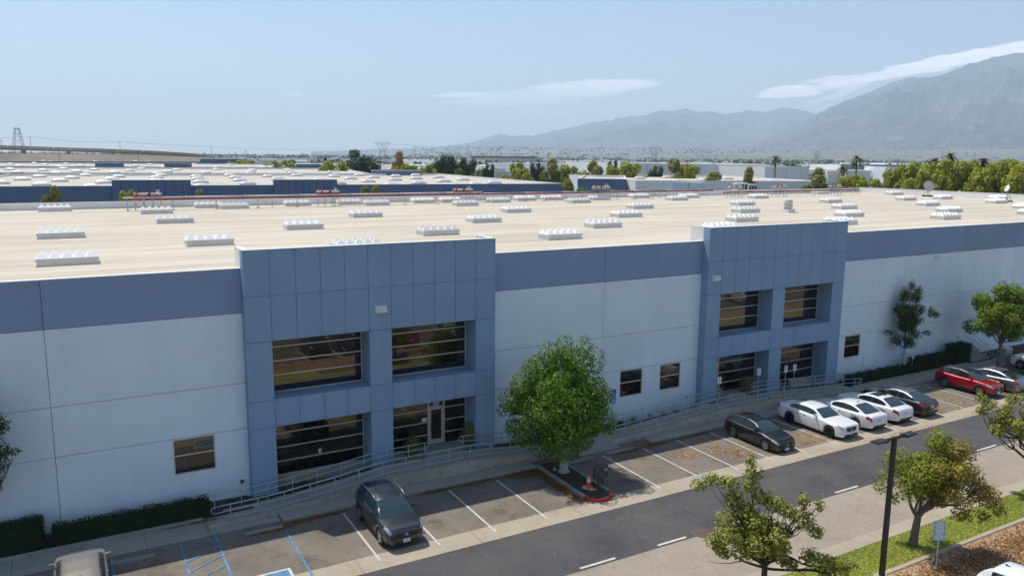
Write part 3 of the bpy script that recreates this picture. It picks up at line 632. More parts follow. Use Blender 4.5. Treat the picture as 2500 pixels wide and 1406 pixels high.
for i, (x, y, hh) in enumerate(((15.7, -7.0, 1.2), (16.15, -6.72, 1.25))):
    mb = empty('mailbox_unit', (x, y, .12 if i == 0 else 0), R(-18), ['dark cluster mailbox on a post, nearer the red kerb tip', 'dark cluster mailbox on a post beside the other one in the bay'][i], 'mailbox'); mb.scale = (.64, .64, .9)
    b = MB(); b.box(-.07, .07, -.07, .07, 0, .6); b.box(-.18, .18, -.18, .18, 0, .02); b.build('pedestal', 'mailbox', mb)
    b = MB(); b.bbox(-.38, .38, -.22, .22, .6, hh, .03); b.build('body', 'mailbox', mb)
    b = MB(); b.hexa([(-.42, -.27, hh-.01), (.42, -.27, hh-.01), (.42, .27, hh-.01), (-.42, .27, hh-.01), (-.40, -.25, hh+.05), (.40, -.25, hh+.05), (.40, .25, hh+.05), (-.40, .25, hh+.05)]); b.build('lid', 'mailbox', mb)
    for k in range(3):
        for j in range(3): b = MB(); b.box(-.34+.23*k, -.34+.23*k+.215, -.232, -.221, .64+.18*j, .64+.18*j+.165); b.build('locker_door', 'grey_metal' if (i == 1 and j == 2) else 'mailbox', mb)
for i, (x, y, s_) in enumerate(((15.0, -6.75, .13), (15.14, -6.62, .11), (15.22, -7.05, .13), (15.4, -7.15, .08), (14.98, -4.0, .13), (15.1, -6.9, .08))):
    rr = random.Random(i); b = MB(); n1, n2 = 7, 5
    prof = [(math.sin(math.pi*k/n2)*s_, -math.cos(math.pi*k/n2)*s_*.6) for k in range(n2+1)]
    b.lathe(prof, (0, 0, s_*.4), 9); b.v = [(p[0]*(1+rr.uniform(-.2, .25)), p[1]*(1+rr.uniform(-.2, .25)), p[2]*(1+rr.uniform(-.1, .1))) for p in b.v]
    tag(b.build('rock', 'rock', None, True, (x, y, .11)), 'small pale boulder on the soil of the tree island', 'rock', 'boulders on the tree island')

# ================================================================== signs
def bars(b, x0, x1, z0, z1, n, y, mi, seed):
    rr = random.Random(seed); h = (z1-z0)/n
    for k in range(n):
        w = (x1-x0)*rr.uniform(.55, 1.0); c = (x0+x1)/2; b.box(c-w/2, c+w/2, y-.003, y, z1-h*(k+.75), z1-h*(k+.25), mi)
def wheelchair(b, cx, cz, s, y, mi):
    b.lathe([(0, -.004), (.09*s, -.004)], (cx-.05*s, y, cz+.40*s), 10, 'y', mi)
    b.tube([(cx-.05*s, y, cz+.28*s), (cx-.02*s, y, cz+.02*s), (cx+.2*s, y, cz+.02*s), (cx+.3*s, y, cz-.3*s), (cx+.4*s, y, cz-.27*s)], .035*s, 5, mi)
    b.tube([(cx-.06*s+.27*s*math.cos(a), y, cz-.12*s+.27*s*math.sin(a)) for a in [R(110+k*24) for k in range(11)]], .03*s, 5, mi)
def white_sign(x, y, z0, zc, label, two=False, small=False):
    o = empty('reserved_sign', (x, y, z0), R(random.uniform(-5, 5)), label, 'sign', 'white reserved parking signs')
    ht = zc-z0
    b = MB(); b.box(-.016, .016, -.012, .012, 0, ht+.2); b.build('post', 'rail_grey', o)
    w, h = (.15, .23) if not small else (.14, .17)
    for k in range(2 if two else 1):
        zz = ht-k*.40
        b = MB(); b.box(-w, w, -.024, -.018, zz-h, zz+h); b.build('plate', 'sign_white', o)
        b = MB(); bars(b, -w*.7, w*.7, zz-h*.85, zz+h*.85, 4, -.026, 0, int(x*10)+k); b.build('lettering', 'sign_ink', o)
for i, (x, zc) in enumerate(((28.56, 2.81), (32.05, 2.93), (34.6, 2.80), (36.78, 2.67))):
    white_sign(x, -2.12 if i != 3 else -1.0, rz2(x), zc if i != 3 else 2.35, ['white reserved parking sign at the landing beside the second portal door', 'white reserved parking sign between the two lower windows of the second portal', 'white reserved parking sign in front of the pillar of the second portal', 'white reserved parking sign standing behind the outer ramp railing'][i])
white_sign(44.81, -.5, .15, 1.9, 'white two-plate sign rising from the low hedge under the window', True, True)
white_sign(50.6, -.75, .15, 1.85, 'white two-plate sign beside the slim wall tree', True, True)
white_sign(53.5, -.3, .15, 2.0, 'white two-plate sign behind the clipped hedge', True, True)
white_sign(57.3, -.2, .15, 2.2, 'white sign behind the tall end of the clipped hedge', False, True)
def blue_sign(x, y, z0, plates, label, tall):
    o = empty('accessible_sign', (x, y, z0), R(-8), label, 'sign')
    b = MB(); b.box(-.02, .02, -.015, .015, 0, tall); b.build('post', 'grey_metal' if tall < 3 else 'rail_grey', o)
    for (zc, w, h, kind) in plates:
        b = MB(); b.box(-w, w, -.026, -.018, zc-h, zc+h); b.build('plate', 'sign_blue', o)
        b = MB()
        if kind: wheelchair(b, 0, zc-.03, h*1.5, -.03, 0)
        else: bars(b, -w*.7, w*.7, zc-h*.7, zc+h*.7, 3, -.028, 0, 5)
        b.build('symbol', 'sign_white', o)
blue_sign(20.0, -2.3, .12, [(3.12, .19, .22, 1), (2.68, .19, .18, 0)], 'tall blue accessible parking sign beside the big green tree', 3.4)
blue_sign(49.0, -.8, .15, [(2.55, .18, .22, 1), (2.12, .17, .14, 0), (1.75, .17, .14, 0)], 'blue sign with three plates beside the slim wall tree', 2.8)
rs = empty('rules_sign', (23.2, -20.34, .1), R(-32), 'pale blue notice board with rows of lettering on a slim post in the mulch', 'sign')
b = MB(); b.beam((0, 0, 0), (-.05, 0, 2.2), .045); b.build('post', 'rail_grey', rs)
b = MB(); b.hexa([(-.29, -.035, 1.35), (.22, -.035, 1.35), (.22, -.025, 1.35), (-.29, -.025, 1.35), (-.32, -.035, 2.2), (.19, -.035, 2.2), (.19, -.025, 2.2), (-.32, -.025, 2.2)]); b.build('plate', 'sign_pale', rs)
b = MB(); bars(b, -.26, .17, 1.40, 2.15, 9, -.036, 0, 3); b.build('lettering', 'sign_white', rs)
# lamp post
lp = empty('lamp_post', (20.25, -19.92, .1), R(0), 'dark brown square lamp post with two flat heads in the mulch', 'lamp post')
b = MB(); b.hexa([(-.085, -.085, 0), (.085, -.085, 0), (.085, .085, 0), (-.085, .085, 0), (-.075, -.075, 6.15), (.075, -.075, 6.15), (.075, .075, 6.15), (-.075, .075, 6.15)]); b.build('pole', 'steel_dark', lp)
b = MB(); b.lathe([(.28, 0), (.28, .35), (.24, .38), (0, .38)], n=20); b.build('footing', 'concrete', lp)
for s, nm in ((-1, 0), (1, 1)):
    b = MB(); b.beam((s*.07, 0, 6.08), (s*.62, 0, 6.12), .07, .09); b.build('arm', 'steel_dark', lp)
    b = MB(); b.hexa([(s*.55, -.17, 6.06), (s*1.22, -.17, 6.10), (s*1.22, .17, 6.10), (s*.55, .17, 6.06), (s*.55, -.15, 6.15), (s*1.20, -.15, 6.16), (s*1.20, .15, 6.16), (s*.55, .15, 6.15)]); b.build('lamp_head', 'steel_dark', lp)
cv = empty('utility_cover', (17.2, -18.35, .115), R(8), 'small pale concrete utility cover set in the lawn', 'cover')
b = MB(); b.bbox(-.3, .3, -.22, .22, -.02, .025, .01); b.build('frame', 'concrete', cv); b = MB(); b.box(-.24, .24, -.16, .16, .0255, .032); b.build('lid', 'concrete', cv)

# ================================================================== rooftop equipment
def pipe_rack(name, x0, x1, y, z, label, cols, legs, step):
    o = empty(name, (0, 0, 0), 0, label, 'pipes', 'fire pipe runs across the warehouse roof')
    for k, (dz, mat, dy, r) in enumerate(cols):
        x = x0
        while x < x1-.1:
            e = min(x+6.4, x1); b = MB(); b.tube([(x, y+dy, z+dz), (e-.02, y+dy, z+dz)], r, 8); b.lathe([(r*1.45, -.07), (r*1.45, .07)], (e-.01, y+dy, z+dz), 8, 'x'); b.build('pipe', mat, o, True); x = e
    x = x0+.4; k = 0
    while x < x1:
        b = MB()
        for dy in (-.25, .35): b.tube([(x, y+dy, RZ), (x, y+dy, z-.05)], .028, 6); b.box(x-.14, x+.14, y+dy-.12, y+dy+.12, RZ, RZ+.05)
        b.beam((x, y-.3, z-.14), (x, y+.4, z-.14), .05)
        if k % 3 == 0: b.tube([(x, y-.25, RZ+.1), (x+1.6, y-.25, z-.2)], .02, 6); b.tube([(x, y-.25, z-.2), (x+1.6, y-.25, RZ+.1)], .02, 6); b.tube([(x+1.6, y-.25, RZ), (x+1.6, y-.25, z-.05)], .028, 6)
        b.build('support', 'grey_metal' if legs == 0 else 'white_metal', o); x += step; k += 1
    return o
pipe_rack('fire_pipe_run', -1.6, 42.0, 57.4, 11.95, 'white and red fire pipes on grey stands, nearer the door numbered 300', [(0, 'white_pipe', 0, .10), (-.20, 'red_pipe', -.02, .09)], 0, 4.6)
pipe_rack('fire_pipe_run', 42.3, 84.0, 57.6, 11.78, 'red fire pipes on stands along the middle of the roof edge', [(0, 'grey_metal', 0, .08), (-.14, 'red_pipe', -.03, .09)], 0, 3.2)
pipe_rack('fire_pipe_run', 84.3, 117.0, 55.5, 11.55, 'red and pale pipes on white stands, nearest the side parapet', [(0, 'white_pipe', 0, .07), (-.16, 'red_pipe', -.03, .10)], 1, 3.4)
def valve_set(x, y, z, seed, white, label):
    o = empty('valve_assembly', (x, y, RZ), 0, label, 'valves', 'fire valve assemblies above the roof pipes'); rr = random.Random(seed); h = z-RZ
    for dx in (-1.3, -.4, .5, 1.3): b = MB(); b.tube([(dx, -.2, 0), (dx, -.2, h)], .03, 6); b.tube([(dx, .4, 0), (dx, .4, h)], .03, 6); b.build('leg', 'grey_metal', o)
    b = MB(); b.box(-1.5, 1.5, -.3, .5, h-.07, h); b.build('shelf', 'red_pipe' if not white else 'white_pipe', o)
    for dy in (-.1, .3):
        b = MB(); b.tube([(-1.4, dy, h+.2), (1.4, dy, h+.2)], .11, 10); b.build('pipe', 'white_pipe' if dy < 0 or white else 'red_pipe', o, True)
        for k in range(3):
            dx = -1+k+rr.uniform(-.2, .2); b = MB(); b.lathe([(.17, -.12), (.2, -.05), (.2, .05), (.17, .12)], (dx, dy, h+.2), 10, 'x'); b.tube([(dx, dy, h+.3), (dx, dy, h+.62)], .035, 6); b.lathe([(.16, 0), (.16, .03)], (dx, dy, h+.6), 10); b.build('valve', ['red_pipe', 'steel_dark', 'white_pipe'][k], o, True)
    return o
valve_set(.9, 57.4, 12.15, 1, 0, 'red and white valve assembly at the end of the pipe run'); valve_set(21.0, 57.4, 12.15, 2, 0, 'red and white valve assembly above the middle of the pale pipe run'); valve_set(39.3, 57.4, 12.15, 3, 0, 'red valve assembly where the pale run meets the red run')
valve_set(62.0, 57.5, 12.25, 4, 1, 'white valve assembly raised above the red run by the round green trees'); valve_set(88.0, 56.5, 12.0, 5, 1, 'pale valve assembly beside the open metal housings'); valve_set(97.5, 55.8, 12.0, 6, 1, 'pale valve assembly on white stands'); valve_set(111, 55.6, 12.0, 7, 1, 'pale valve assembly at the end of the white stands')
def dish(loc, r, face, label, mat, mast):
    o = empty('satellite_dish', loc, face, label, 'satellite dish')
    b = MB(); b.lathe([(0, 0), (r*.35, .02*r), (r*.7, .12*r), (r, .28*r), (r*1.01, .29*r), (r*.7, .14*r), (0, .02*r)], (0, 0, 0), 24, 'y'); b.v = [(x, y*math.cos(.35)-z*math.sin(.35), y*math.sin(.35)+z*math.cos(.35)+mast) for x, y, z in b.v]; b.build('reflector', mat, o, True)
    b = MB(); b.tube([(0, -.05, 0), (0, -.05, mast)], .05, 8); b.build('mast', 'grey_metal', o)
    b = MB(); b.box(-.8, .8, -.5, -.25, 0, .18); b.box(-.8, .8, .15, .4, 0, .18); b.box(-.6, -.5, -.5, .4, .18, .24); b.box(.5, .6, -.5, .4, .18, .24); b.tube([(-.55, -.4, .2), (0, -.05, mast*.8)], .03, 6); b.tube([(.55, -.4, .2), (0, -.05, mast*.8)], .03, 6); b.build('ballast_frame', 'steel_dark', o)
    b = MB(); b.tube([(0, .05, mast-.3*r), (0, .75*r, mast+.1*r)], .025, 6); b.box(-.08, .08, .75*r-.05, .75*r+.12, mast+.02, mast+.18); b.build('feed_arm', 'grey_metal', o)
PDISH = PZ(2264, 480, RZ); dish((PDISH[0], PDISH[1], RZ), .95, R(150), 'large beige satellite dish on the roof by the side parapet', 'tan_wall', 1.75)
PDISH = PZ(2457, 493, RZ); dish((PDISH[0], PDISH[1], RZ), .55, R(60), 'small white satellite dish on a tall mast at the side parapet', 'white_metal', 2.0)
rv = empty('roof_vent', (67.1, 27.2, RZ), 0, 'round grey turbine vent standing alone on the roof', 'vent')
b = MB(); b.box(-.9, .9, -.9, .9, 0, .06); b.box(-.55, .55, -.55, .55, .06, .42); b.build('kerb', 'skylight_frame', rv)
b = MB(); b.lathe([(.42, .42), (.42, .62), (.62, .66), (.62, .74), (.44, .8), (.5, .86), (.5, 1.45), (.44, 1.5), (0, 1.52)], n=20); b.build('cowl', 'tan_wall', rv, True)
b = MB(); b.tube([(1.35, .2, 0), (1.35, .2, .5)], .04, 8); b.build('pipe_stub', 'grey_metal', rv)
for i, (u, v, w) in enumerate(((1805, 467, 2.6), (1830, 466, 2.2))):
    p = PZ(u, v, RZ); a = empty('air_handler', (p[0], p[1], RZ), 0, ['open grey metal rooftop housing with dark doors', 'smaller beige rooftop air unit with louvres'][i], 'air unit')
    b = MB(); b.bbox(-w/2, w/2, -.8, .8, .15, 1.6-.3*i, .04); b.box(-w/2-.05, w/2+.05, -.85, .85, 0, .15); b.build('casing', 'pale_wall' if i == 0 else 'tan_wall', a)
    for k in range(3): b = MB(); b.box(-w/2+.1+k*w/3, -w/2+w/3-.1+k*w/3, -.815, -.801, .3, 1.3-.3*i); b.build('door' if i == 0 else 'louvre', 'steel_dark', a)
    if i == 0: b = MB(); b.box(-w/2-.04, -w/2+.0, -1.5, -.82, .2, 1.5); b.build('open_door', 'grey_metal', a)
# ================================================================== cars
def interp(keys):
    xs, zs = zip(*keys); return lambda x: float(np.interp(x, xs, zs))
class Tagged:
    def __init__(s): s.v = []; s.t = {}
    def ring(s, pts): i = len(s.v); s.v += pts; return list(range(i, i+len(pts)))
    def f(s, tag_, q): s.t.setdefault(tag_, []).append(q)
def wheel_meshes(r, w, style, cache={}):
    k = (r, w, style)
    if k in cache: return cache[k]
    b = MB(); rr = r*.70
    b.lathe([(rr, -w/2), (r*.96, -w/2), (r, -w/2+.03), (r, w/2-.03), (r*.96, w/2), (rr, w/2), (rr-.02, w/2-.02), (rr-.02, -w/2+.02), (rr, -w/2)], n=28, axis='y')
    me = bpy.data.meshes.new('wheel'); me.from_pydata(b.v, [], b.f); me.materials.append(MAT['tyre']); me.polygons.foreach_set('use_smooth', [True]*len(b.f)); me.update()
    d = MB(); ro = rr-.015
    d.lathe([(0, -w/2+.075), (ro, -w/2+.075)], n=24, axis='y', mi=1)
    d.lathe([(ro, -w/2+.005), (ro-.028, -w/2+.004), (ro-.03, -w/2+.07)], n=28, axis='y')
    ns = {'five': 5, 'ten': 10, 'double': 7, 'dark': 9, 'star': 6}[style]
    for i in range(ns):
        a = 2*math.pi*i/ns
        for da in ((-.10, .10) if style in ('five', 'double') else (0,)):
            c, s_ = math.cos(a+da), math.sin(a+da); wd = ro*(.10 if style in ('five', 'double') else (.085 if style in ('ten', 'dark') else .2))
            p0 = Vector((c*.05, -w/2+.03, s_*.05)); p1 = Vector((c*(ro-.02), -w/2+.012, s_*(ro-.02))); n = Vector((-s_, 0, c))*wd/2; dd = Vector((0, .03, 0))
            if style == 'star': p1 += Vector((-s_, 0, c))*ro*.28
            d.hexa([p0-n, p1-n, p1-n+dd, p0-n+dd, p0+n, p1+n, p1+n+dd, p0+n+dd])
    d.lathe([(0, -w/2+.015), (.055, -w/2+.015), (.06, -w/2+.05)], n=10, axis='y')
    m2 = bpy.data.meshes.new('rim'); m2.from_pydata(d.v, [], d.f); m2.materials.append(MAT['rim_dark' if style == 'dark' else 'rim_silver']); m2.materials.append(MAT['black_plastic']); m2.polygons.foreach_set('material_index', d.m); m2.update()
    cache[k] = (me, m2); return cache[k]
def car(label, cat, paint_, loc, rz, L, W, H, fo, wb, wr, top, roof, xr0, xr1, belt_brk, style='five', roofmat=None, clad=False, rails=False, suv=False, head=(.03, .42), tail=.30, sunroof=False, glassm='car_glass', grille='wide', tailshape='h', skew=0, group='cars parked along the drive lane'):
    o = empty('parked_car', (loc[0], loc[1], loc[2] if len(loc) > 2 else 0), rz+skew, label, cat, group)
    zt = interp(top); xc, xd = roof[0][0], roof[-1][0]; rl = interp(roof)
    plan = interp([(0, .74), (.05, .83), (.15, .90), (.35, .955), (.7, .99), (1.2, 1), (L-1.2, 1), (L-.6, .975), (L-.25, .93), (L-.08, .87), (L, .80)])
    wv = [fo, fo+wb]; Ra = wr+.055; lowf = .24 if suv else .18
    xs = set(np.round(np.linspace(0, L, 40), 3)) | {.03, .08, .14, .2, L-.03, L-.08, L-.15, xc, xd}
    for x0 in wv:
        for k in range(13): xs.add(round(x0-Ra*math.cos(math.pi*k/12), 3))
        xs.add(round(x0-Ra-.004, 3)); xs.add(round(x0+Ra+.004, 3))
    xs = sorted(xs)
    def zbot(x):
        for x0 in wv:
            if abs(x-x0) <= Ra: return wr+math.sqrt(max(0, Ra*Ra-(x-x0)**2))
        base = lowf+.02
        if x < .5: base += .02+(.5-x)*.06
        if x > L-.7: base += (x-(L-.7))*.16
        return base
    T = Tagged(); rings = []
    latf = [.95, .985, 1.0, 1.0, .985, .955, .87, .5, 0]
    for x in xs:
        w = W/2*plan(x); z1 = zt(x); z0 = min(zbot(x), z1-.14); sh = z1-.10
        cr = .03 if (x < xc or x > xd) else 0
        zz = [z0, z0+(sh-z0)*.22, z0+(sh-z0)*.5, z0+(sh-z0)*.8, sh, z1-.03, z1, z1+cr*.8, z1+cr]
        pts = [(x, -w*l, z) for l, z in zip(latf, zz)] + [(x, w*l, z) for l, z in zip(latf[:-1][::-1], zz[:-1][::-1])]
        rings.append(T.ring(pts))
    nr = len(rings[0])
    for i in range(len(xs)-1):
        xm = (xs[i]+xs[i+1])/2
        for j in range(nr-1):
            row = j if j < nr//2 else nr-2-j
            tg = 'body'
            if row == 0 and clad: tg = 'cladding'
            if head[0] < xm < head[1] and row in (4, 5) and xm > .02: tg = 'headlight' + ('_l' if j < nr//2 else '_r')
            if xm > L-tail and row in ((3, 4) if tailshape == 'h' else (3, 4, 5)): tg = 'taillight' + ('_l' if j < nr//2 else '_r')
            T.f(tg, (rings[i][j], rings[i][j+1], rings[i+1][j+1], rings[i+1][j]))
    T.f('body', tuple(reversed(rings[0]))); T.f('body', tuple(rings[-1]))
    # greenhouse
    gs = set(np.round(np.linspace(xc, xd, 30), 3)) | {xr0, xr1}; xA, xB, xC = belt_brk
    for x in (xA, xB-.05, xB+.05, xC, (xB+xC)/2+.02): gs.add(round(x, 3))
    gs = sorted(gs); gmax = H-zt((xr0+xr1)/2); G = []
    for x in gs:
        zb, zr_ = zt(x)-.015, rl(x); gap = max(zr_-zb, .015); wb_ = W/2*plan(x)*.90; we = wb_-.21*min(1, gap/gmax)
        if x < xr0: we = min(we, W/2*.86)
        ke = zr_-.055*min(1, gap/.35); k1z = zb+min(.05, gap*.12)
        k2 = (wb_-.015+(we-wb_+.015)*.84, k1z+(ke-k1z)*.84)
        half = [(wb_, zb), (wb_-.012, k1z), k2, (we, ke), (we*.90, zr_-.016*min(1, gap/.3)), (we*.45, zr_+.0), (0, zr_+.006)]
        G.append(T.ring([(x, -a, z) for a, z in half]+[(x, a, z) for a, z in half[:-1][::-1]]))
    ng = len(G[0])
    for i in range(len(gs)-1):
        xm = (gs[i]+gs[i+1])/2
        for j in range(ng-1):
            row = j if j < ng//2 else ng-2-j; sd = '_l' if j < ng//2 else '_r'
            tg = 'body'
            if row == 1 and xA < xm < xC: tg = ('window_front' if xm < xB else 'window_rear')+sd if abs(xm-xB) > .05 else 'pillar'
            if row == 2 and xA < xm < xC: tg = 'roof'
            if row >= 3: tg = 'roof'
            if row >= 4:
                if xm < xr0: tg = 'windshield'
                elif xm > xr1: tg = 'rear_window'
                elif sunroof and xr0+.25 < xm < xr0+1.0 and row >= 4: tg = 'sunroof'
            T.f(tg, (G[i][j], G[i][j+1], G[i+1][j+1], G[i+1][j]))
    names = {'body': ('body', paint_), 'cladding': ('cladding', 'black_plastic'), 'roof': ('roof', roofmat or paint_), 'windshield': ('windshield', glassm), 'rear_window': ('rear_window', 'car_glass'), 'pillar': ('pillar', 'black_plastic'), 'sunroof': ('sunroof', 'car_glass')}
    for tg, fs in T.t.items():
        nm, mt = names.get(tg) or (('headlight', 'lamp_clear') if tg.startswith('head') else ('taillight', 'lamp_red') if tg.startswith('tail') else ('side_window', 'car_glass'))
        used = sorted({i for q in fs for i in q}); mp_ = {u: k for k, u in enumerate(used)}; b = MB()
        b.v = [(T.v[u][0]-L/2, T.v[u][1], T.v[u][2]) for u in used]; b.f = [tuple(mp_[i] for i in q) for q in fs]; b.m = [0]*len(fs)
        b.build(nm, mt, o, True)
    b = MB(); b.box(.12-L/2, L/2-.12, -W/2+.27, W/2-.27, lowf, .8); b.build('underbody', 'black_plastic', o)
    wm, rm = wheel_meshes(wr, .23, style)
    for x0 in wv:
        for s in (-1, 1):
            wl = link('wheel', wm, o, (x0-L/2, s*(W/2-.13), wr)); rmo = link('rim', rm, wl)
            if s > 0: wl.rotation_euler = (0, 0, math.pi)
    for s in (-1, 1):     # mirrors and handles
        xm = xc+.42-L/2; w = W/2*.93; z = zt(xc+.4)+.06
        b = MB(); b.hexa([(xm-.05, s*w, z-.06), (xm+.09, s*w, z-.06), (xm+.07, s*(w+.2), z-.03), (xm-.02, s*(w+.2), z-.03), (xm-.03, s*w, z+.09), (xm+.09, s*w, z+.09), (xm+.08, s*(w+.21), z+.12), (xm, s*(w+.21), z+.12)]); b.build('mirror', paint_ if not clad else paint_, o)
        for xh in (xB-.28, xC-.35): b = MB(); b.box(xh-L/2-.09, xh-L/2+.09, s*(W/2*.985)-.018, s*(W/2*.985)+.018, zt(xh)-.17, zt(xh)-.14); b.build('door_handle', 'chrome' if not suv else paint_, o)
        b = MB()
        for xs_ in (xA-.05, xB, xC-.12): b.box(xs_-L/2-.005, xs_-L/2+.005, s*W/2*.96, s*(W/2+.0015), lowf+.2, zt(xs_)-.12)
        b.build('door_gap', 'black_plastic', o)
    zf = zt(.05); xg = -L/2
    b = MB()    # grille and intakes
    if grille == 'wide': b.hexa([(xg-.012, -.50, zf-.28), (xg-.012, .50, zf-.28), (xg+.06, .54, zf-.28), (xg+.06, -.54, zf-.28), (xg-.012, -.58, zf-.08), (xg-.012, .58, zf-.08), (xg+.06, .62, zf-.08), (xg+.06, -.62, zf-.08)])
    elif grille == 'spindle': b.hexa([(xg-.012, -.42, zf-.40), (xg-.012, .42, zf-.40), (xg+.06, .42, zf-.40), (xg+.06, -.42, zf-.40), (xg-.012, -.36, zf-.04), (xg-.012, .36, zf-.04), (xg+.06, .36, zf-.04), (xg+.06, -.36, zf-.04)])
    else: b.hexa([(xg-.014, -.38, zf-.27), (xg-.014, .38, zf-.27), (xg+.06, .38, zf-.27), (xg+.06, -.38, zf-.27), (xg-.014, -.42, zf-.03), (xg-.014, .42, zf-.03), (xg+.06, .42, zf-.03), (xg+.06, -.42, zf-.03)])
    b.box(xg-.008, xg+.05, -.60, .60, lowf+.07, lowf+.20); b.build('grille', 'black_plastic', o)
    b = MB(); b.tube([(xg-.02, .075*math.cos(2*math.pi*k/16), zf-.15+.05*math.sin(2*math.pi*k/16)) for k in range(17)], .008, 5); b.tube([(xg-.02, .03*math.cos(2*math.pi*k/12), zf-.145+.045*math.sin(2*math.pi*k/12)) for k in range(13)], .006, 5); b.build('emblem', 'chrome', o)
    for xp, zz in ((xg-.018, zf-.43 if suv else zf-.40), (L/2+.016, zt(L-.05)-.20)):
        b = MB(); b.box(xp-.006, xp+.006, -.155, .155, zz-.075, zz+.075); b.box(xp-.009, xp+.009, -.11, .11, zz-.028, zz+.02, 1); b.build('number_plate', ['plate', 'plate_ink'], o)
    b = MB(); b.box(L/2-.06, L/2+.010, -W*.33, W*.33, lowf+.12, lowf+.24); b.build('rear_valance', 'black_plastic', o)
    if rails:
        for s in (-1, 1): b = MB(); b.tube([(x-L/2, s*(W/2*.74), rl(x)-.01+(.05 if xr0+.1 < x < xr1-.1 else 0)) for x in np.linspace(xr0, xr1, 9)], .02, 6); b.build('roof_rail', 'rim_silver', o, True)
        b = MB()
        for yk in (-.33, -.11, .11, .33): b.box(xr0+.45-L/2, xr1-.3-L/2, yk-.035, yk+.035, rl((xr0+xr1)/2)-.012, rl((xr0+xr1)/2)+.016)
        b.build('roof_rib', roofmat or paint_, o)
    b = MB(); b.hexa([(xr1-.35-L/2, -.015, rl(xr1-.35)), (xr1-.15-L/2, -.015, rl(xr1-.15)), (xr1-.15-L/2, .015, rl(xr1-.15)), (xr1-.35-L/2, .015, rl(xr1-.35)), (xr1-.18-L/2, -.006, rl(xr1)+.10), (xr1-.14-L/2, -.006, rl(xr1)+.10), (xr1-.14-L/2, .006, rl(xr1)+.10), (xr1-.18-L/2, .006, rl(xr1)+.10)]); b.build('antenna', 'black_plastic', o)
    for s in (-1, 1): b = MB(); b.box(wv[0]+Ra+.03-L/2, wv[1]-Ra-.03-L/2, min(s*W/2*.93, s*W/2*.975), max(s*W/2*.93, s*W/2*.975), lowf-.02, lowf+.07); b.build('side_skirt', 'black_plastic', o)
    b = MB()      # wipers
    for s in (-.45, .12): b.beam((xc+.06-L/2, s, zt(xc)+.03), (xc+.17-L/2, s+.5, zt(xc)+.085), .02)
    b.build('wiper', 'black_plastic', o)
    return o
NC, TC = R(90), R(-90)     # nose to the lane, tail to the lane
SUV = dict(L=4.60, W=1.86, H=1.70, fo=.92, wb=2.69, wr=.365, top=[(0, .66), (.03, .82), (.10, .93), (.3, 1.0), (1.12, 1.10), (2.6, 1.12), (4.0, 1.17), (4.4, 1.13), (4.53, 1.0), (4.6, .82)],
           roof=[(1.10, 1.10), (1.5, 1.36), (1.98, 1.60), (2.5, 1.68), (3.4, 1.665), (4.05, 1.60), (4.36, 1.34), (4.5, 1.10)], xr0=1.95, xr1=4.02, belt_brk=(1.62, 2.72, 4.0), suv=True)
HATCH = dict(L=4.32, W=1.765, H=1.44, fo=.87, wb=2.60, wr=.32, top=[(0, .52), (.03, .64), (.10, .72), (.3, .79), (1.2, .96), (2.6, .985), (3.6, 1.03), (4.1, 1.02), (4.25, .9), (4.32, .74)],
             roof=[(1.18, .955), (1.6, 1.19), (2.05, 1.37), (2.5, 1.44), (3.3, 1.42), (3.75, 1.35), (4.05, 1.16), (4.2, .98)], xr0=2.0, xr1=3.68, belt_brk=(1.68, 2.70, 3.72))
BIG = dict(L=5.04, W=1.90, H=1.49, fo=.88, wb=3.05, wr=.365, top=[(0, .60), (.03, .78), (.08, .86), (.25, .91), (1.5, 1.02), (3.0, 1.05), (4.3, 1.08), (4.9, 1.07), (5.0, .96), (5.04, .8)],
           roof=[(1.45, 1.015), (1.85, 1.24), (2.25, 1.42), (2.75, 1.49), (3.4, 1.475), (3.8, 1.42), (4.15, 1.22), (4.45, 1.06)], xr0=2.2, xr1=3.72, belt_brk=(1.98, 3.05, 4.0))
SEDAN = dict(L=4.88, W=1.86, H=1.45, fo=.93, wb=2.83, wr=.335, top=[(0, .55), (.03, .68), (.10, .76), (.3, .83), (1.35, .97), (3.0, 1.0), (4.1, 1.05), (4.6, 1.05), (4.82, .98), (4.88, .8)],
             roof=[(1.30, .965), (1.75, 1.2), (2.2, 1.39), (2.7, 1.45), (3.2, 1.435), (3.5, 1.38), (4.0, 1.20), (4.4, 1.04)], xr0=2.15, xr1=3.42, belt_brk=(1.9, 2.88, 3.9))
CROSS = dict(L=4.37, W=1.80, H=1.62, fo=.86, wb=2.65, wr=.35, top=[(0, .62), (.03, .78), (.10, .88), (.3, .95), (1.12, 1.06), (2.5, 1.07), (3.7, 1.13), (4.15, 1.10), (4.3, .95), (4.37, .8)],
             roof=[(1.10, 1.055), (1.5, 1.31), (1.98, 1.53), (2.5, 1.61), (3.3, 1.60), (3.8, 1.53), (4.1, 1.3), (4.26, 1.06)], xr0=1.95, xr1=3.76, belt_brk=(1.62, 2.62, 3.72), suv=True)
car('dark grey sport utility car nose out, with ribbed roof and silver roof rails', 'car', 'car_grey', (4.80, -5.78), NC, style='double', clad=True, rails=True, glassm='car_glass_light', **SUV)
car('black compact hatchback nose out beside the white saloons', 'car', 'car_black', (28.32, -5.85), NC, style='five', glassm='car_glass_light', grille='spindle', **HATCH)
car('white saloon nose out with black grille and dark wheels', 'car', 'car_white', (33.55, -5.76), NC, style='dark', glassm='car_glass_light', grille='box', **BIG)
car('white fastback saloon tail out with red wraparound tail lights and plain roof', 'car', 'car_white', (36.42, -5.70), TC, style='dark', tail=.42, **SEDAN)
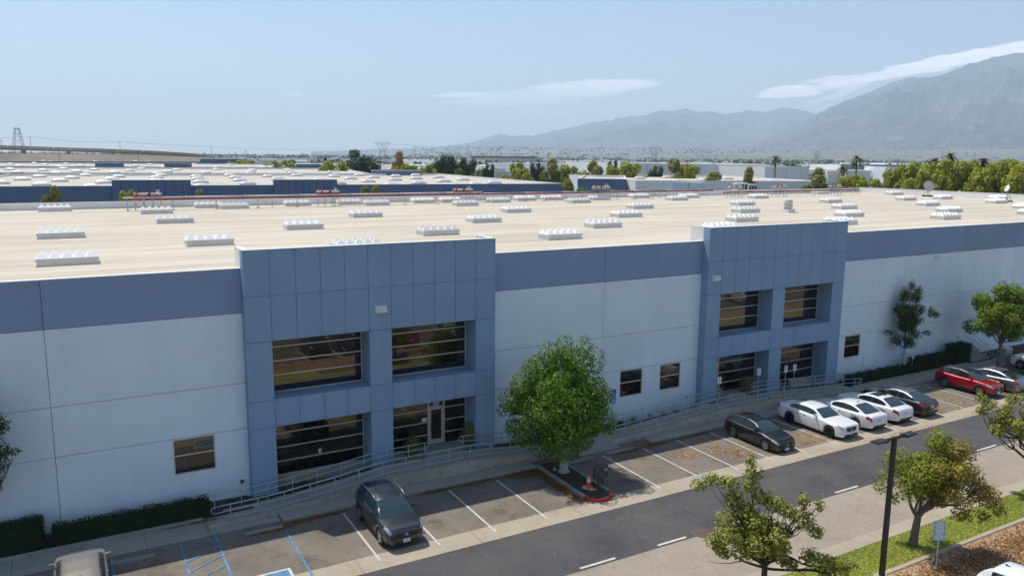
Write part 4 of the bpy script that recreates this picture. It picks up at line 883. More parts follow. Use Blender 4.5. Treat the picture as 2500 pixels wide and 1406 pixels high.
car('white saloon tail out with a dark sunroof', 'car', 'car_white', (39.15, -5.62), TC, style='ten', sunroof=True, tail=.42, **{**SEDAN, 'H': 1.47, 'roof': [(1.30, .965), (1.75, 1.22), (2.2, 1.41), (2.7, 1.47), (3.3, 1.455), (3.6, 1.40), (4.0, 1.22), (4.3, 1.05)], 'xr1': 3.52})
car('black saloon tail out, roof coloured silver as if sunlit, beside the empty bays', 'car', 'car_black', (41.9, -5.6), TC, style='double', roofmat='car_silver', tail=.42, **SEDAN)  # silver roof colour stands in for sun on the black paint
car('metallic red crossover with a black roof, nose out', 'car', 'car_red', (50.35, -5.45), NC, style='star', roofmat='car_roof_black', clad=True, glassm='car_glass_light', **CROSS)
car('silver grey fastback tail out beside the red crossover', 'car', 'car_silver', (53.05, -5.55), TC, style='five', tail=.4, **{**SEDAN, 'L': 4.97, 'W': 1.94, 'H': 1.44, 'top': SEDAN['top'][:-1]+[(4.97, .8)], 'roof': [(1.30, .965), (1.75, 1.2), (2.2, 1.39), (2.7, 1.44), (3.3, 1.41), (3.7, 1.33), (4.2, 1.16), (4.55, 1.05)], 'xr1': 3.4})
car('white sport utility car parked nose in behind the tree by the steps', 'car', 'car_white', (60.9, -5.35), TC, style='double', rails=True, **SUV)
car('white hatchback nose in, next to the white sport utility car', 'car', 'car_white', (63.7, -5.5), TC, style='five', **HATCH)
car('beige sport utility car nose in, its bonnet in the warehouse shade', 'car', 'car_beige', (-7.5, -5.75), TC, style='five', clad=True, rails=False, **SUV)
car('white crossover parked beyond the mulch bed, tail to the lamp post', 'car', 'car_white', (23.3, -24.35, 0), NC, style='five', roofmat=None, **CROSS)
car('black sport utility car in the far lot, mirrored in the upper portal window', 'car', 'car_black', (10.6, -25.0, 0), TC, style='five', clad=True, rails=True, group='cars in the far parking lot', **SUV)
car('black saloon in the far lot beside the mirrored black sport utility car', 'car', 'car_black', (13.4, -25.0, 0), TC, style='five', group='cars in the far parking lot', **SEDAN)
car('red crossover in the far lot, mirrored in the upper portal window', 'car', 'car_red', (18.9, -25.2, 0), NC, style='five', group='cars in the far parking lot', **CROSS)
car('white saloon in the far lot, mirrored in the second portal window', 'car', 'car_white', (62, -26.0, 0), TC, style='five', group='cars in the far parking lot', **SEDAN)
# ================================================================== vegetation
def unit(rs, n):
    v = rs.normal(size=(n, 3)); return v/np.linalg.norm(v, axis=1, keepdims=True)
def leaf_quads(C, Nn, size, rs, asp=.5, droop=0.0):
    n = len(C); T = unit(rs, n); T[:, 2] -= droop; T -= Nn*np.sum(T*Nn, 1, keepdims=True); T /= np.linalg.norm(T, axis=1, keepdims=True)+1e-9
    B = np.cross(Nn, T); s = size*rs.uniform(.65, 1.3, (n, 1)); L = T*s*.5; Wd = B*s*.5*asp
    bend = Nn*s*.10
    return np.stack([C-L, C-Wd*1.0+bend, C+L, C+Wd*1.0+bend], 1)
def crown_pts(blobs, n, rs, shell=.45, up=.35, rnd=.55):
    bl = np.array(blobs, float)            # x,y,z,rx,ry,rz
    w = (bl[:, 3]*bl[:, 4]*bl[:, 5])**.67; w /= w.sum(); k = rs.choice(len(bl), n, p=w)
    d = unit(rs, n); r = (shell+(1-shell)*rs.uniform(0, 1, (n, 1))**.6)
    C = bl[k, :3]+d*bl[k, 3:]*r
    Nn = d*.85+unit(rs, n)*rnd+np.array([0, 0, up]); Nn /= np.linalg.norm(Nn, axis=1, keepdims=True)
    return C, Nn
def limb(b, a, e, r0, r1, rs, wob=.12, n=5):
    a, e = np.array(a, float), np.array(e, float); L = np.linalg.norm(e-a); pts, rad = [], []
    j = rs.normal(size=3)*wob*L
    for k in range(n+1):
        t = k/n; pts.append(tuple(a+(e-a)*t+j*math.sin(math.pi*t))); rad.append(r0+(r1-r0)*t)
    b.tube(pts, rad, 7)
def tree_mesh(name, loc, label, blobs, leaves, trunk, bark, seed, cat='tree', group=None, fork=None, nlimb=12, shell=.45, up=.35, asp=.5, droop=.0, rz=0, base_flare=1.35):
    """blobs in local coordinates; leaves: list of (material, n, size, blob filter); trunk (r, height, lean)"""
    rs = np.random.RandomState(seed); o = empty(name, loc, rz, label, cat, group)
    r, h, lean = trunk; b = MB(); top = (lean[0], lean[1], h)
    b.tube([(0, 0, -.05), (lean[0]*.05, lean[1]*.05, h*.08), (lean[0]*.4, lean[1]*.4, h*.45), top], [r*base_flare, r*1.05, r*.88, r*.72], 10)
    bl = list(blobs); idx = rs.choice(len(bl), min(nlimb, len(bl)), replace=False)
    for i in idx:
        e = np.array(bl[i][:3]); st = np.array(top)*rs.uniform(.75, 1.0) if fork is None else np.array(top)
        mid = st+(e-st)*.5+rs.normal(size=3)*.15; limb(b, st, mid, r*.42, r*.25, rs); limb(b, mid, e, r*.25, r*.08, rs)
        for q in range(2): limb(b, mid, e+rs.normal(size=3)*np.array(bl[i][3:])*.7, r*.14, r*.04, rs, n=3)
    b.build('trunk', bark, o, True)
    for (mat, n, size, sel) in leaves:
        bb = [x for x in bl if sel is None or sel(x)]
        if not bb: continue
        C, Nn = crown_pts(bb, n, rs, shell, up); np_mesh('crown', leaf_quads(C, Nn, size, rs, asp, droop), n, 4, mat, o)
    return o
def egg_blobs(n, c, rad, br, seed, keep=None, zmin=None, shellr=(.55, 1.0)):
    rs = np.random.RandomState(seed); out = []
    while len(out) < n:
        d = unit(rs, 1)[0]; r = rs.uniform(*shellr); p = np.array(c)+d*np.array(rad)*r
        if zmin is not None and p[2] < zmin: continue
        if keep is not None and not keep(p): continue
        s = br*rs.uniform(.7, 1.3); out.append((*p, s*1.05, s*1.05, s*.95))
    return out
# the big green tree on the island
bl = egg_blobs(100, (-.42, 0, 3.75), (2.6, 2.6, 2.75), .60, 11) + egg_blobs(24, (-.2, 0, 3.6), (1.9, 1.8, 2.2), .9, 12, shellr=(0, .9))
bl += [(-.95, 0, 6.5, .62, .62, .75), (-.1, 0, 6.95, .5, .5, .8), (.95, .1, 6.85, .5, .5, .8), (1.45, 0, 6.2, .6, .6, .8), (-1.7, 0, 5.8, .7, .7, .7), (-.5, .2, 6.0, .9, .9, .8), (.6, -.2, 6.1, .9, .9, .8), (-3.1, 0, 3.4, .55, .5, .4), (-2.7, 0, 2.4, .6, .5, .5), (2.35, 0, 2.6, .5, .5, .5)]
tree_mesh('broadleaf_tree', (15.3, -4.4, .1), 'big dense bright green tree with pale trunk on the kerbed island', bl, [('leaf_green', 34000, .18, None)], (.24, 1.7, (-.1, 0)), 'bark_pale', 5, nlimb=8, shell=.6, asp=.42, base_flare=1.6, rz=R(-33))
# slim dark tree against the wall
bl = egg_blobs(46, (0, 0, 4.2), (1.0, .8, 2.5), .46, 21, shellr=(.1, 1)) + [(-1.6, -.2, 3.3, .5, .4, .25), (1.7, -.1, 4.9, .35, .3, .5), (2.1, -.2, 4.7, .4, .3, .3), (1.6, 0, 3.2, .5, .4, .25), (0, 0, 7.0, .35, .3, .5), (-.5, 0, 6.5, .4, .3, .5), (.6, 0, 6.6, .35, .3, .5)]
tree_mesh('wall_tree', (50.05, -.45, .15), 'slim dark tree with bare pale forked trunk against the pale wall', bl, [('leaf_dark', 12000, .16, None), ('leaf_olive', 1800, .16, lambda q: q[2] > 4.5)], (.13, 2.2, (-.1, .05)), 'bark_pale', 6, nlimb=14, shell=.2, asp=.35, rz=R(-25))
# bright tree by the steps
isl2 = MB(); isl2.bbox(57.2, 59.1, -7.3, -2.9, -.04, .14, .03); tag(isl2.build('second_island', 'soil'), 'soil island under the bright tree by the steps', None, kind='structure')
bl = egg_blobs(60, (0, 0, 4.5), (2.9, 2.5, 2.3), .62, 31, shellr=(.2, 1)) + [(-.6, 0, 6.6, .5, .5, .7), (-2.6, 0, 4.8, .7, .6, .6), (1.0, 0, 6.4, .6, .6, .6), (-3.2, 0, 4.0, .6, .6, .5), (-.2, 0, 6.0, .9, .9, .8)]
tree_mesh('broadleaf_tree', (58.3, -3.2, .1), 'bright lime green tree beside the steps and white cars', bl, [('leaf_lime', 9000, .22, None), ('leaf_green', 9000, .22, None)], (.16, 2.3, (0, 0)), 'bark', 7, nlimb=14, shell=.5, asp=.45)
# sparse tree on the lawn (base below the picture edge); local x runs across the view
bl = egg_blobs(34, (-.35, 0, 2.55), (1.75, 1.5, .95), .46, 41, shellr=(.0, 1)) + [(-.75, 0, 5.45, .22, .2, .3), (-.6, .1, 4.95, .4, .35, .35), (-.75, 0, 4.5, .45, .4, .3), (-.35, 0, 4.15, .45, .4, .35), (-1.5, 0, 4.45, .45, .4, .28), (-2.1, 0, 4.55, .42, .35, .25), (-2.6, .1, 4.2, .38, .35, .25), (-1.3, 0, 3.9, .5, .45, .35), (-.9, 0, 3.5, .6, .5, .4),
     (.2, 0, 3.9, .5, .45, .35), (.65, 0, 3.7, .45, .45, .3), (1.2, .1, 4.1, .3, .3, .35), (1.75, 0, 4.05, .22, .2, .25), (1.2, 0, 3.4, .5, .45, .4), (1.7, 0, 3.0, .35, .3, .3), (-1.9, 0, 2.0, .45, .4, .3), (-1.6, 0, 1.65, .4, .4, .25), (1.6, 0, 2.0, .5, .45, .35), (2.2, 0, 1.9, .45, .4, .3), (2.7, 0, 1.7, .45, .4, .3), (2.2, 0, 1.4, .4, .35, .25), (3.0, 0, 1.9, .25, .25, .2), (.8, 0, 1.6, .45, .4, .25)]
tree_mesh('young_tree', (15.35, -18.35, .1), 'sparse olive green tree with bare twigs on the lawn strip', bl, [('leaf_olive', 8000, .16, None), ('leaf_yellow', 4800, .155, None)], (.14, 1.55, (.0, 0)), 'bark_dark', 8, nlimb=26, shell=.15, asp=.55, droop=.5, rz=R(-47))
# green and rust tree
bl = egg_blobs(84, (.7, 0, 3.4), (2.0, 1.7, 1.45), .50, 51, shellr=(.05, 1)) + [(-1.25, 0, 2.9, .5, .5, .45), (-1.45, 0, 2.4, .42, .4, .35), (-1.1, 0, 3.7, .5, .5, .45), (2.7, 0, 2.9, .5, .5, .4), (3.0, 0, 2.4, .4, .4, .35), (2.5, 0, 1.9, .42, .4, .28), (1.7, 0, 1.8, .5, .5, .3), (.55, 0, 4.9, .5, .45, .4), (-.9, 0, 2.0, .4, .4, .3), (1.3, 0, 4.6, .5, .5, .4)]
tree_mesh('turning_tree', (24.4, -18.5, .1), 'rounded tree half green and half rusty brown on the lawn strip', bl, [('leaf_lime', 10500, .135, lambda q: q[0] < .9), ('leaf_yellow', 4500, .135, None), ('leaf_rust', 6000, .135, lambda q: q[0] >= .7), ('leaf_olive', 3000, .135, lambda q: q[0] > .6)], (.19, 1.5, (.1, 0)), 'bark', 9, fork=None, nlimb=9, shell=.25, asp=.55, droop=.2, rz=R(-57))
# olive tree whose branch enters at the edge
bl = egg_blobs(40, (0, 0, 3.9), (2.6, 2.2, 1.5), .48, 61, shellr=(.2, 1)) + [(-2.6, 0, 4.4, .45, .4, .3), (-3.0, 0, 4.7, .35, .3, .25), (-2.9, .1, 4.0, .35, .3, .25), (-2.2, 0, 3.5, .45, .4, .3), (-1.6, 0, 4.9, .45, .4, .35)]
tree_mesh('young_tree', (34.7, -18.5, .1), 'olive tree reaching over the old asphalt past the rusty tree', bl, [('leaf_olive', 8000, .16, None), ('leaf_yellow', 6000, .16, None)], (.17, 1.7, (0, 0)), 'bark_dark', 10, nlimb=30, shell=.2, droop=.3, rz=R(-60))
# dark tree at the other end of the wall
bl = egg_blobs(40, (0, 0, 5.1), (1.3, .9, 3.0), .5, 71, shellr=(.3, 1)) + [(1.35, 0, 4.35, .3, .25, .15), (1.0, 0, 4.4, .35, .3, .2)]
tree_mesh('wall_tree', (-10.95, -.5, .1), 'dark tree against the warehouse wall beside the tall hedge', bl, [('leaf_dark', 9000, .17, None)], (.14, 2.2, (0, 0)), 'bark', 12, nlimb=12, shell=.2, asp=.4)
# trees continuing the rows out of frame (they shade and mirror in the glass)
src = bpy.data.objects['young_tree']
# hedges
def hedge(x0, x1, y0, y1, z0, z1, label, seed, n=None):
    rs = np.random.RandomState(seed); o = empty('hedge', ((x0+x1)/2, (y0+y1)/2, z0), 0, label, 'hedge')
    hx, hy, h = (x1-x0)/2, (y1-y0)/2, z1-z0
    b = MB(); b.box(-hx+.10, hx-.10, -hy+.10, hy-.10, 0, h-.12); b.build('branches', 'leaf_hedge', o)
    n = n or int(((x1-x0)*(h*2+(y1-y0))+h*(y1-y0)*2)*420); area = np.array([(2*hx)*(2*hy)*1.3, (2*hx)*h, (2*hx)*h*.3, 2*hy*h, 2*hy*h]); k = rs.choice(5, n, p=area/area.sum())
    U, V = rs.uniform(-1, 1, n), rs.uniform(0, 1, n); D = rs.uniform(-.03, .13, n)+.04*np.sin(U*hx*5+seed); C = np.zeros((n, 3)); Nn = np.zeros((n, 3))
    for j in range(5):
        m = k == j
        if j == 0: C[m] = np.stack([U[m]*hx, (V[m]*2-1)*hy, h-D[m]], 1); Nn[m] = (0, 0, 1)
        elif j in (1, 2): s = -1 if j == 1 else 1; C[m] = np.stack([U[m]*hx, s*(hy-D[m]), V[m]*h], 1); Nn[m] = (0, s, 0)
        else: s = -1 if j == 3 else 1; C[m] = np.stack([s*(hx-D[m]), U[m]*hy, V[m]*h], 1); Nn[m] = (s, 0, 0)
    Nn = Nn*.8+unit(rs, n)*.7; Nn /= np.linalg.norm(Nn, axis=1, keepdims=True)
    np_mesh('foliage', leaf_quads(C, Nn, .085, rs, .6), n, 4, 'leaf_hedge', o); return o
hedge(-8.5, -2.15, -.98, -.1, .1, .85, 'long low clipped hedge below the window near the ramp foot', 1)
hedge(-13.5, -8.85, -1.0, .1, .1, 1.30, 'taller clipped hedge block beyond a gap from the low hedge', 2)
hedge(-24, -13.7, -.98, -.1, .1, .9, 'low clipped hedge beyond the tall hedge block', 3)
hedge(43.1, 50.9, -1.05, -.2, .15, .80, 'low clipped hedge under the window beyond the second portal', 4)
hedge(51.0, 55.8, -1.05, -.1, .15, 1.2, 'waist high clipped hedge beyond the slim wall tree', 5)
hedge(55.9, 58.0, -1.1, .0, .15, 1.75, 'tall clipped hedge block beside the steps', 6)
def shrub(x, y, z, r, h, label, seed, mat='leaf_olive', n=1600):
    o = empty('shrub', (x, y, z), 0, label, 'shrub'); rs = np.random.RandomState(seed)
    b = MB()
    for k in range(7): a = rs.uniform(0, 6.28); b.tube([(0, 0, 0), (math.cos(a)*r*.3, math.sin(a)*r*.3, h*.5), (math.cos(a)*r*.6, math.sin(a)*r*.6, h*.85)], [.02, .015, .006], 5)
    b.build('stem', 'bark_dark', o)
    C, Nn = crown_pts([(0, 0, h*.58, r, r, h*.42), (.1, 0, h*.75, r*.7, r*.7, h*.3)], n, rs, .35); np_mesh('foliage', leaf_quads(C, Nn, .11, rs, .3), n, 4, mat, o)
shrub(8.55, .55, .2, .55, 1.45, 'round olive shrub between the pillar and door 300', 1); shrub(12.0, .45, .2, .55, 1.75, 'round olive shrub on the far side of door 300', 2); shrub(33.7, .35, .2, .65, 1.6, 'round olive shrub beside the second portal door', 3); shrub(37.2, .2, .2, .5, .9, 'low shrub under the lower window of the second portal', 4, 'leaf_hedge')
for i, x in enumerate((1.6, 2.5, 3.3, 4.2, 5.0, 5.8, 6.7, 12.6, 13.5, 14.4, 15.4, 16.4, 21.3, 22.4, 23.5, 24.7, 25.9, 27.0, 28.2)):
    o = empty('low_plant', (x, -.15+.12*((i*7) % 3), .15), 0, 'spiky low green plant in the bed behind the inner railing', 'plant', 'low plants in the planting bed'); rs = np.random.RandomState(200+i); n = 140
    a = rs.uniform(0, 6.28, n); l = rs.uniform(.25, .55, n); t = rs.uniform(.3, 1.2, n)
    tip = np.stack([np.cos(a)*np.cos(t)*l, np.sin(a)*np.cos(t)*l, np.sin(t)*l], 1); s = np.stack([-np.sin(a), np.cos(a), 0*a], 1)*.02
    np_mesh('blade', np.stack([s*0-s, s, tip+s*.2, tip-s*.2], 1), n, 4, 'leaf_dark' if i % 2 else 'leaf_green', o)
# fallen leaves and litter
def litter(name, label, mat, patches, size, z, seed):
    rs = np.random.RandomState(seed); Cs = []
    for (x, y, sx, sy, n) in patches: Cs.append(np.stack([rs.normal(x, sx, n), rs.normal(y, sy, n), np.full(n, z)+rs.uniform(0, .03, n)], 1))
    C = np.concatenate(Cs); C = C[(C[:, 1] > -60)]; n = len(C); Nn = unit(rs, n)*.45+np.array([0, 0, 1]); Nn /= np.linalg.norm(Nn, axis=1, keepdims=True)
    o = np_mesh(name, leaf_quads(C, Nn, size, rs, .6), n, 4, mat); tag(o, label, None, kind='stuff')
litter('fallen_leaves', 'brown fallen leaves drifted along kerbs and the tree island', 'litter', [(2.6, -3.25, .5, .07, 420), (8.4, -3.2, .45, .10, 520), (1.2, -3.3, .5, .1, 400), (.2, -3.65, .6, .08, 300), (10.6, -3.25, .5, .10, 420), (13.7, -3.5, .5, .3, 900), (14.1, -5.2, .12, 1.1, 900), (14.05, -6.5, .12, .6, 450), (12.9, -3.3, .5, .15, 500), (15.2, -5, .4, 1.2, 500),
    (20.2, -3.45, .6, .12, 300), (22.6, -3.3, .6, .15, 500), (25.5, -3.2, .9, .12, 500), (-2.9, -1.25, .9, .08, 420), (-1.7, -1.2, .5, .08, 300), (29.9, -3.6, .5, .4, 350)], .09, .012, 1)
litter('golden_leaves', 'golden dry leaves scattered over the parking bays', 'litter_gold', [(23.0, -5.5, .30, .30, 150), (22.0, -5.9, 1.5, 1.2, 110), (25.6, -6.1, .8, .45, 200), (25.9, -6.9, .6, .2, 130), (25.3, -5.1, .5, .4, 60), (28.9, -7.5, .3, .25, 60), (30.9, -6.4, .5, .2, 90), (30.6, -7.1, .5, .15, 90), (31.6, -7.4, .6, .15, 120), (32.0, -6.4, .3, .2, 90), (44.6, -5.9, 1.0, 1.0, 200), (45.9, -7.6, 1.2, .4, 140), (47.4, -6.0, .8, 1.0, 200), (46.5, -8.9, 1.2, .12, 200), (52, -8.9, 1.8, .12, 260), (37, -8.95, 2.5, .1, 180), (56, -9.0, 2.5, .12, 200)], .10, .018, 2)
litter('road_specks', 'pale specks of litter and petals on the asphalt', 'speck', [(8, -6, 4, 1.6, 160), (20, -6, 4, 1.6, 200), (30, -11, 12, 1.3, 200), (14, -10.8, 5, 1.0, 60), (30, -15, 8, 1.2, 50), (45, -11, 6, 1.2, 80), (-3, -6.5, 3, 1.5, 110)], .045, .012, 3)
litter('mulch_chips', 'loose wood chips on the mulch bed', 'litter', [(24+k*2.2, -20.7, 1.6, .55, 1100) for k in range(-4, 8)], .10, .10, 4)
# lawn grass blades
rs = np.random.RandomState(9); n = 46000
x = rs.uniform(9, 42, n); y = rs.uniform(-19.36, -17.62, n); h = rs.uniform(.035, .085, n); a = rs.uniform(0, 6.28, n); w = .014
s = np.stack([np.cos(a)*w, np.sin(a)*w, 0*a], 1); base_ = np.stack([x, y, np.full(n, .11)], 1); tip = base_+np.stack([rs.normal(0, .03, n), rs.normal(0, .03, n), h], 1)
leaf_mat('grass_blade', [(.20, .26, .035), (.31, .36, .06), (.44, .44, .12), (.50, .44, .16)], .35)
tag(np_mesh('grass', np.stack([base_-s, base_+s, tip], 1), n, 3, 'grass_blade'), 'short mown grass on the strip between kerb and mulch', None, kind='stuff')
# ================================================================== the buildings behind
def dome_mesh(L=2.9, D=1.4, H=.42):
    b = MB(); nx, ny = 8, 5
    for i in range(nx+1):
        for j in range(ny+1):
            x, y = -L/2+L*i/nx, -D/2+D*j/ny; k = max(0, (1-(2*x/L)**4)*(1-(2*y/D)**4)); b.v.append((x, y, .32+H*k**.6))
    for i in range(nx):
        for j in range(ny): q = i*(ny+1)+j; b.f.append((q, q+ny+1, q+ny+2, q+1)); b.m.append(0)
    b.box(-L/2-.05, L/2+.05, -D/2-.05, D/2+.05, 0, .32)
    me = bpy.data.meshes.new('skylight'); me.from_pydata(b.v, [], b.f); me.materials.append(MAT['far_dome']); me.polygons.foreach_set('use_smooth', [True]*len(b.f)); me.update(); return me
DOME = dome_mesh()
def building(label, L_, R_, zt_, depth, mat, roofm='roof_white', band=None, sky=None, portals=(), seed=0, drop=.55, side=None, joints=0):
    """L_, R_: photo pixels of the two top corners of the wall towards the camera"""
    a, e = PZ(*L_, zt_), PZ(*R_, zt_); d = e-a; w = float(np.hypot(d[0], d[1])); ang = math.atan2(d[1], d[0])
    o = empty('industrial_building', (a[0], a[1], 0), ang, label, 'building', None); t = .3
    b = MB()
    zb = band[0] if band else zt_
    b.box(0, w, 0, t, 0, zb-.01); b.build('front_wall', mat, o)
    if band: b = MB(); b.box(0, w, -.01, t, zb, zt_); b.build('wall_band', band[1], o)
    b = MB(); b.box(0, t, t, depth, 0, zt_-.02); b.box(w-t, w, t, depth, 0, zt_-.02); b.box(t, w-t, depth-t, depth, 0, zt_-.02); b.build('side_wall', side or 'white_wall', o)
    b = MB(); b.box(t, w-t, t, depth-t, zt_-drop-.3, zt_-drop); b.build('roof', roofm, o)
    b = MB(); b.box(-.03, w+.03, -.04, t+.03, zt_, zt_+.05); b.box(-.03, t+.03, t+.03, depth+.03, zt_-.02, zt_+.03); b.box(w-t-.03, w+.03, t+.03, depth+.03, zt_-.02, zt_+.03); b.build('coping', 'coping', o)
    if joints:
        b = MB(); x = joints
        while x < w: b.box(x-.05, x+.05, -.016, -.011, 0, zt_); x += joints
        b.build('joint', 'joint_and_hole_dark', o)
    for (x0, x1, zz) in portals:
        p = empty('portal_block'); p.parent = o; p.location = (x0, 0, 0); n = max(3, int((x1-x0)/1.3)); cw = (x1-x0)/n
        b = MB(); b.box(.02, x1-x0-.02, -.58, 1.6, 0, zz); b.build('core', 'joint_and_hole_dark', p)
        for k in range(n):
            for (z0, z1) in ((zz-2.2, zz), (zz-4.4, zz-2.2), (0, zz-4.4)): b = MB(); b.box(k*cw+.03, (k+1)*cw-.03, -.64, -.57, z0+.03, z1-.03); b.build('panel', 'far_blue', p)
        b = MB(); b.box(-.02, .019, -.58, 1.6, 0, zz); b.box(x1-x0-.019, x1-x0+.02, -.58, 1.6, 0, zz); b.build('return_wall', 'far_blue', p); b = MB(); b.box(-.05, x1-x0+.05, -.66, 1.65, zz+.005, zz+.06); b.build('coping', 'coping', p)
    if sky:
        rr = random.Random(seed); x = sky[0]; i = 0
        while x < w-3:
            y = 7+(i % 2)*sky[1]*.5
            while y < depth-4:
                if rr.random() < .93: link('skylight', DOME, o, (x+rr.uniform(-.4, .4), y+rr.uniform(-.4, .4), zt_-drop))
                y += sky[1]
            x += sky[0]; i += 1
    return o
B2 = building('long blue fronted warehouse across the truck yard with two dark panelled blocks', (-260, 457.3), (1376, 448.6), 11.4, 86, 'wall_light', band=(7.6, 'far_blue'), sky=(8.6, 21), portals=(), seed=1)
def along(B, u, v, z):      # distance along a building's front of a pixel
    p = PZ(u, v, z); d = Vector((p[0], p[1], 0))-B.location; return d.dot(Vector((math.cos(B.rotation_euler.z), math.sin(B.rotation_euler.z), 0)))
def blocks(B, spans, zz, mat='far_blue', h=4.4):
    for (u0, u1, v) in spans:
        x0, x1 = along(B, u0, v, zz), along(B, u1, v, zz); n = 9; cw = (x1-x0)/n
        p = empty('portal_block'); p.parent = B; p.location = (x0, 0, 0)
        b = MB(); b.box(.02, x1-x0-.02, -.6, 1.6, 0, zz); b.build('core', 'joint_and_hole_dark', p)
        for k in range(n):
            for (z0, z1) in ((zz-h, zz), (zz-h*2, zz-h)): b = MB(); b.box(k*cw+.04, (k+1)*cw-.04, -.66, -.59, z0+.03, z1-.03); b.build('panel', mat, p)
        b = MB(); b.box(-.02, .019, -.6, 1.6, 0, zz); b.box(x1-x0-.019, x1-x0+.02, -.6, 1.6, 0, zz); b.build('return_wall', mat, p)
        b = MB(); b.box(-.05, x1-x0+.05, -.67, 1.65, zz+.005, zz+.06); b.build('coping', 'coping', p)
blocks(B2, ((267, 466, 442.5), (677, 838, 441.5)), 12.35)
B3 = building('warehouse with a grey shaded rim in the second row behind', (-300, 421.5), (905, 424), 11.4, 92, 'far_grey', sky=(12.5, 28), seed=2)
blocks(B3, ((905, 1020, 416),), 12.3)
B4 = building('warehouse with dark blue wall blocks in the third row behind', (-300, 404.5), (660, 409), 11.4, 120, 'far_blue', sky=(19, 36), seed=3)
blocks(B4, ((168, 253, 401), (355, 435, 402.5), (727, 797, 405)), 12.8)
B5 = building('warehouse with a grey rim in the fourth row behind', (-300, 392.5), (585, 395.5), 11.4, 150, 'far_grey', sky=(27, 46), seed=4)
blocks(B5, ((585, 690, 391.5),), 13.2)
building('low pale roofed unit showing between the third row and the trees', (795, 412), (1210, 415), 10.5, 60, 'pale_wall', sky=(14, 22), seed=5, joints=8)
building('blue walled unit behind the round green trees', (1410, 436.5), (1529, 438), 11.6, 40, 'far_blue')
building('white walled warehouse behind the rooftop air units', (1552, 441.5), (2022, 443), 11.4, 60, 'white_wall', sky=(13, 25), seed=6)
building('pale panelled wing in front of the white walled warehouse', (1551, 443.5), (1704, 447.5), 11.0, 14, 'pale_wall', joints=4.5)
building('broad white industrial block behind the row of trees', (1515, 399), (1905, 402), 13.4, 130, 'white_wall', sky=(17, 30), seed=7, joints=16)
gb = building('light grey block with a green painted base', (1868, 407), (1975, 407.5), 12.6, 60, 'white_wall', joints=14)
b = MB(); b.box(-.05, 60, -.08, -.02, 0, 3.2); b.build('green_base', 'paint_green', gb) if 'paint_green' in MAT else None
building('grey end block behind the two palms', (1978, 400.5), (2052, 402), 13.2, 50, 'pale_wall', side='far_grey')
building('blue grey unit beside the second palm', (2078, 404), (2172, 408), 12.4, 60, 'pale_wall')
building('grey walled industrial unit beyond the ragged dark trees', (1190, 397), (1330, 399), 12.0, 70, 'pale_wall', sky=(16, 26), seed=8)
building('white roofed unit behind the olive trees', (915, 390), (1110, 392), 12.5, 120, 'white_wall', sky=(18, 30), seed=9)
building('long low grey building on the horizon plain', (465, 387), (905, 389), 11.5, 90, 'pale_wall', seed=10)
building('white flat roofed block far beyond the rusty tree tops', (1330, 392), (1520, 394), 12.5, 110, 'white_wall', sky=(20, 32), seed=11)
building('wide white warehouse beyond the palms', (2050, 397), (2330, 401), 12.2, 140, 'white_wall', sky=(22, 34), seed=12)
building('far white warehouse behind the tall olive trees', (2300, 402), (2760, 410), 12.0, 140, 'white_wall', sky=(22, 34), seed=13)
# far block with a small tower
tp = PD(1152, 375, 900)
ft = empty('factory', (tp[0], tp[1], 0), YAW*-1, 'far factory with reddish roof and small white tower', 'building')
b = MB(); b.box(0, 70, 0, 30, 0, 15); b.build('hall', 'tan_wall', ft); b = MB(); b.box(-1, 71, -1, 31, 15, 16.5); b.build('roof', 'iron', ft); b = MB(); b.box(-6, 0, 0, 6, 0, 22); b.build('tower', 'white_wall', ft)
tp = PD(1548, 372, 1000); bb_ = empty('billboard', (tp[0], tp[1], 0), -YAW, 'far pale billboard tower above the roofs', 'billboard')
b = MB(); b.box(-4, 4, -1, 1, 14, 23); b.build('panel', 'pale_wall', bb_); b = MB(); b.box(-1, 1, -.5, .5, 0, 14); b.build('post', 'grey_metal', bb_)

# ================================================================== background trees
def bg_variant(seed, mat, n, shape, bark='bark', leaf=.75):
    rs = np.random.RandomState(seed)
    if shape == 'round': bl = egg_blobs(22, (0, 0, 6.3), (3.4, 3.4, 3.3), 1.35, seed, shellr=(.3, 1))
    elif shape == 'ragged': bl = egg_blobs(20, (0, 0, 6.2), (3.2, 3.2, 3.6), 1.15, seed, shellr=(.3, 1.1))
    elif shape == 'bush': bl = egg_blobs(20, (0, 0, 5), (4.4, 4, 4.2), 1.6, seed, shellr=(.2, 1))
    else: bl = [(rs.normal(0, .35), rs.normal(0, .35), z, (10.2-z)*.32*rs.uniform(.6, 1.3)+.35, (10.2-z)*.32*rs.uniform(.6, 1.3)+.35, .8) for z in np.linspace(2.2, 9.6, 13)]
    b = MB(); b.tube([(0, 0, 0), (.1, 0, 3), (0, 0, 7.5)], [.3, .22, .08], 7)
    for q in bl[::3]: limb(b, (0, 0, rs.uniform(2.2, 5)), q[:3], .13, .04, rs, n=3)
    C, Nn = crown_pts(bl, n, rs, .4); V = leaf_quads(C, Nn, leaf, rs, .6)
    tr = b.build('trunk', bark, None, True); cr = np_mesh('crown', V, n, 4, mat); m1, m2 = tr.data, cr.data
    bpy.data.objects.remove(tr); bpy.data.objects.remove(cr); return m1, m2
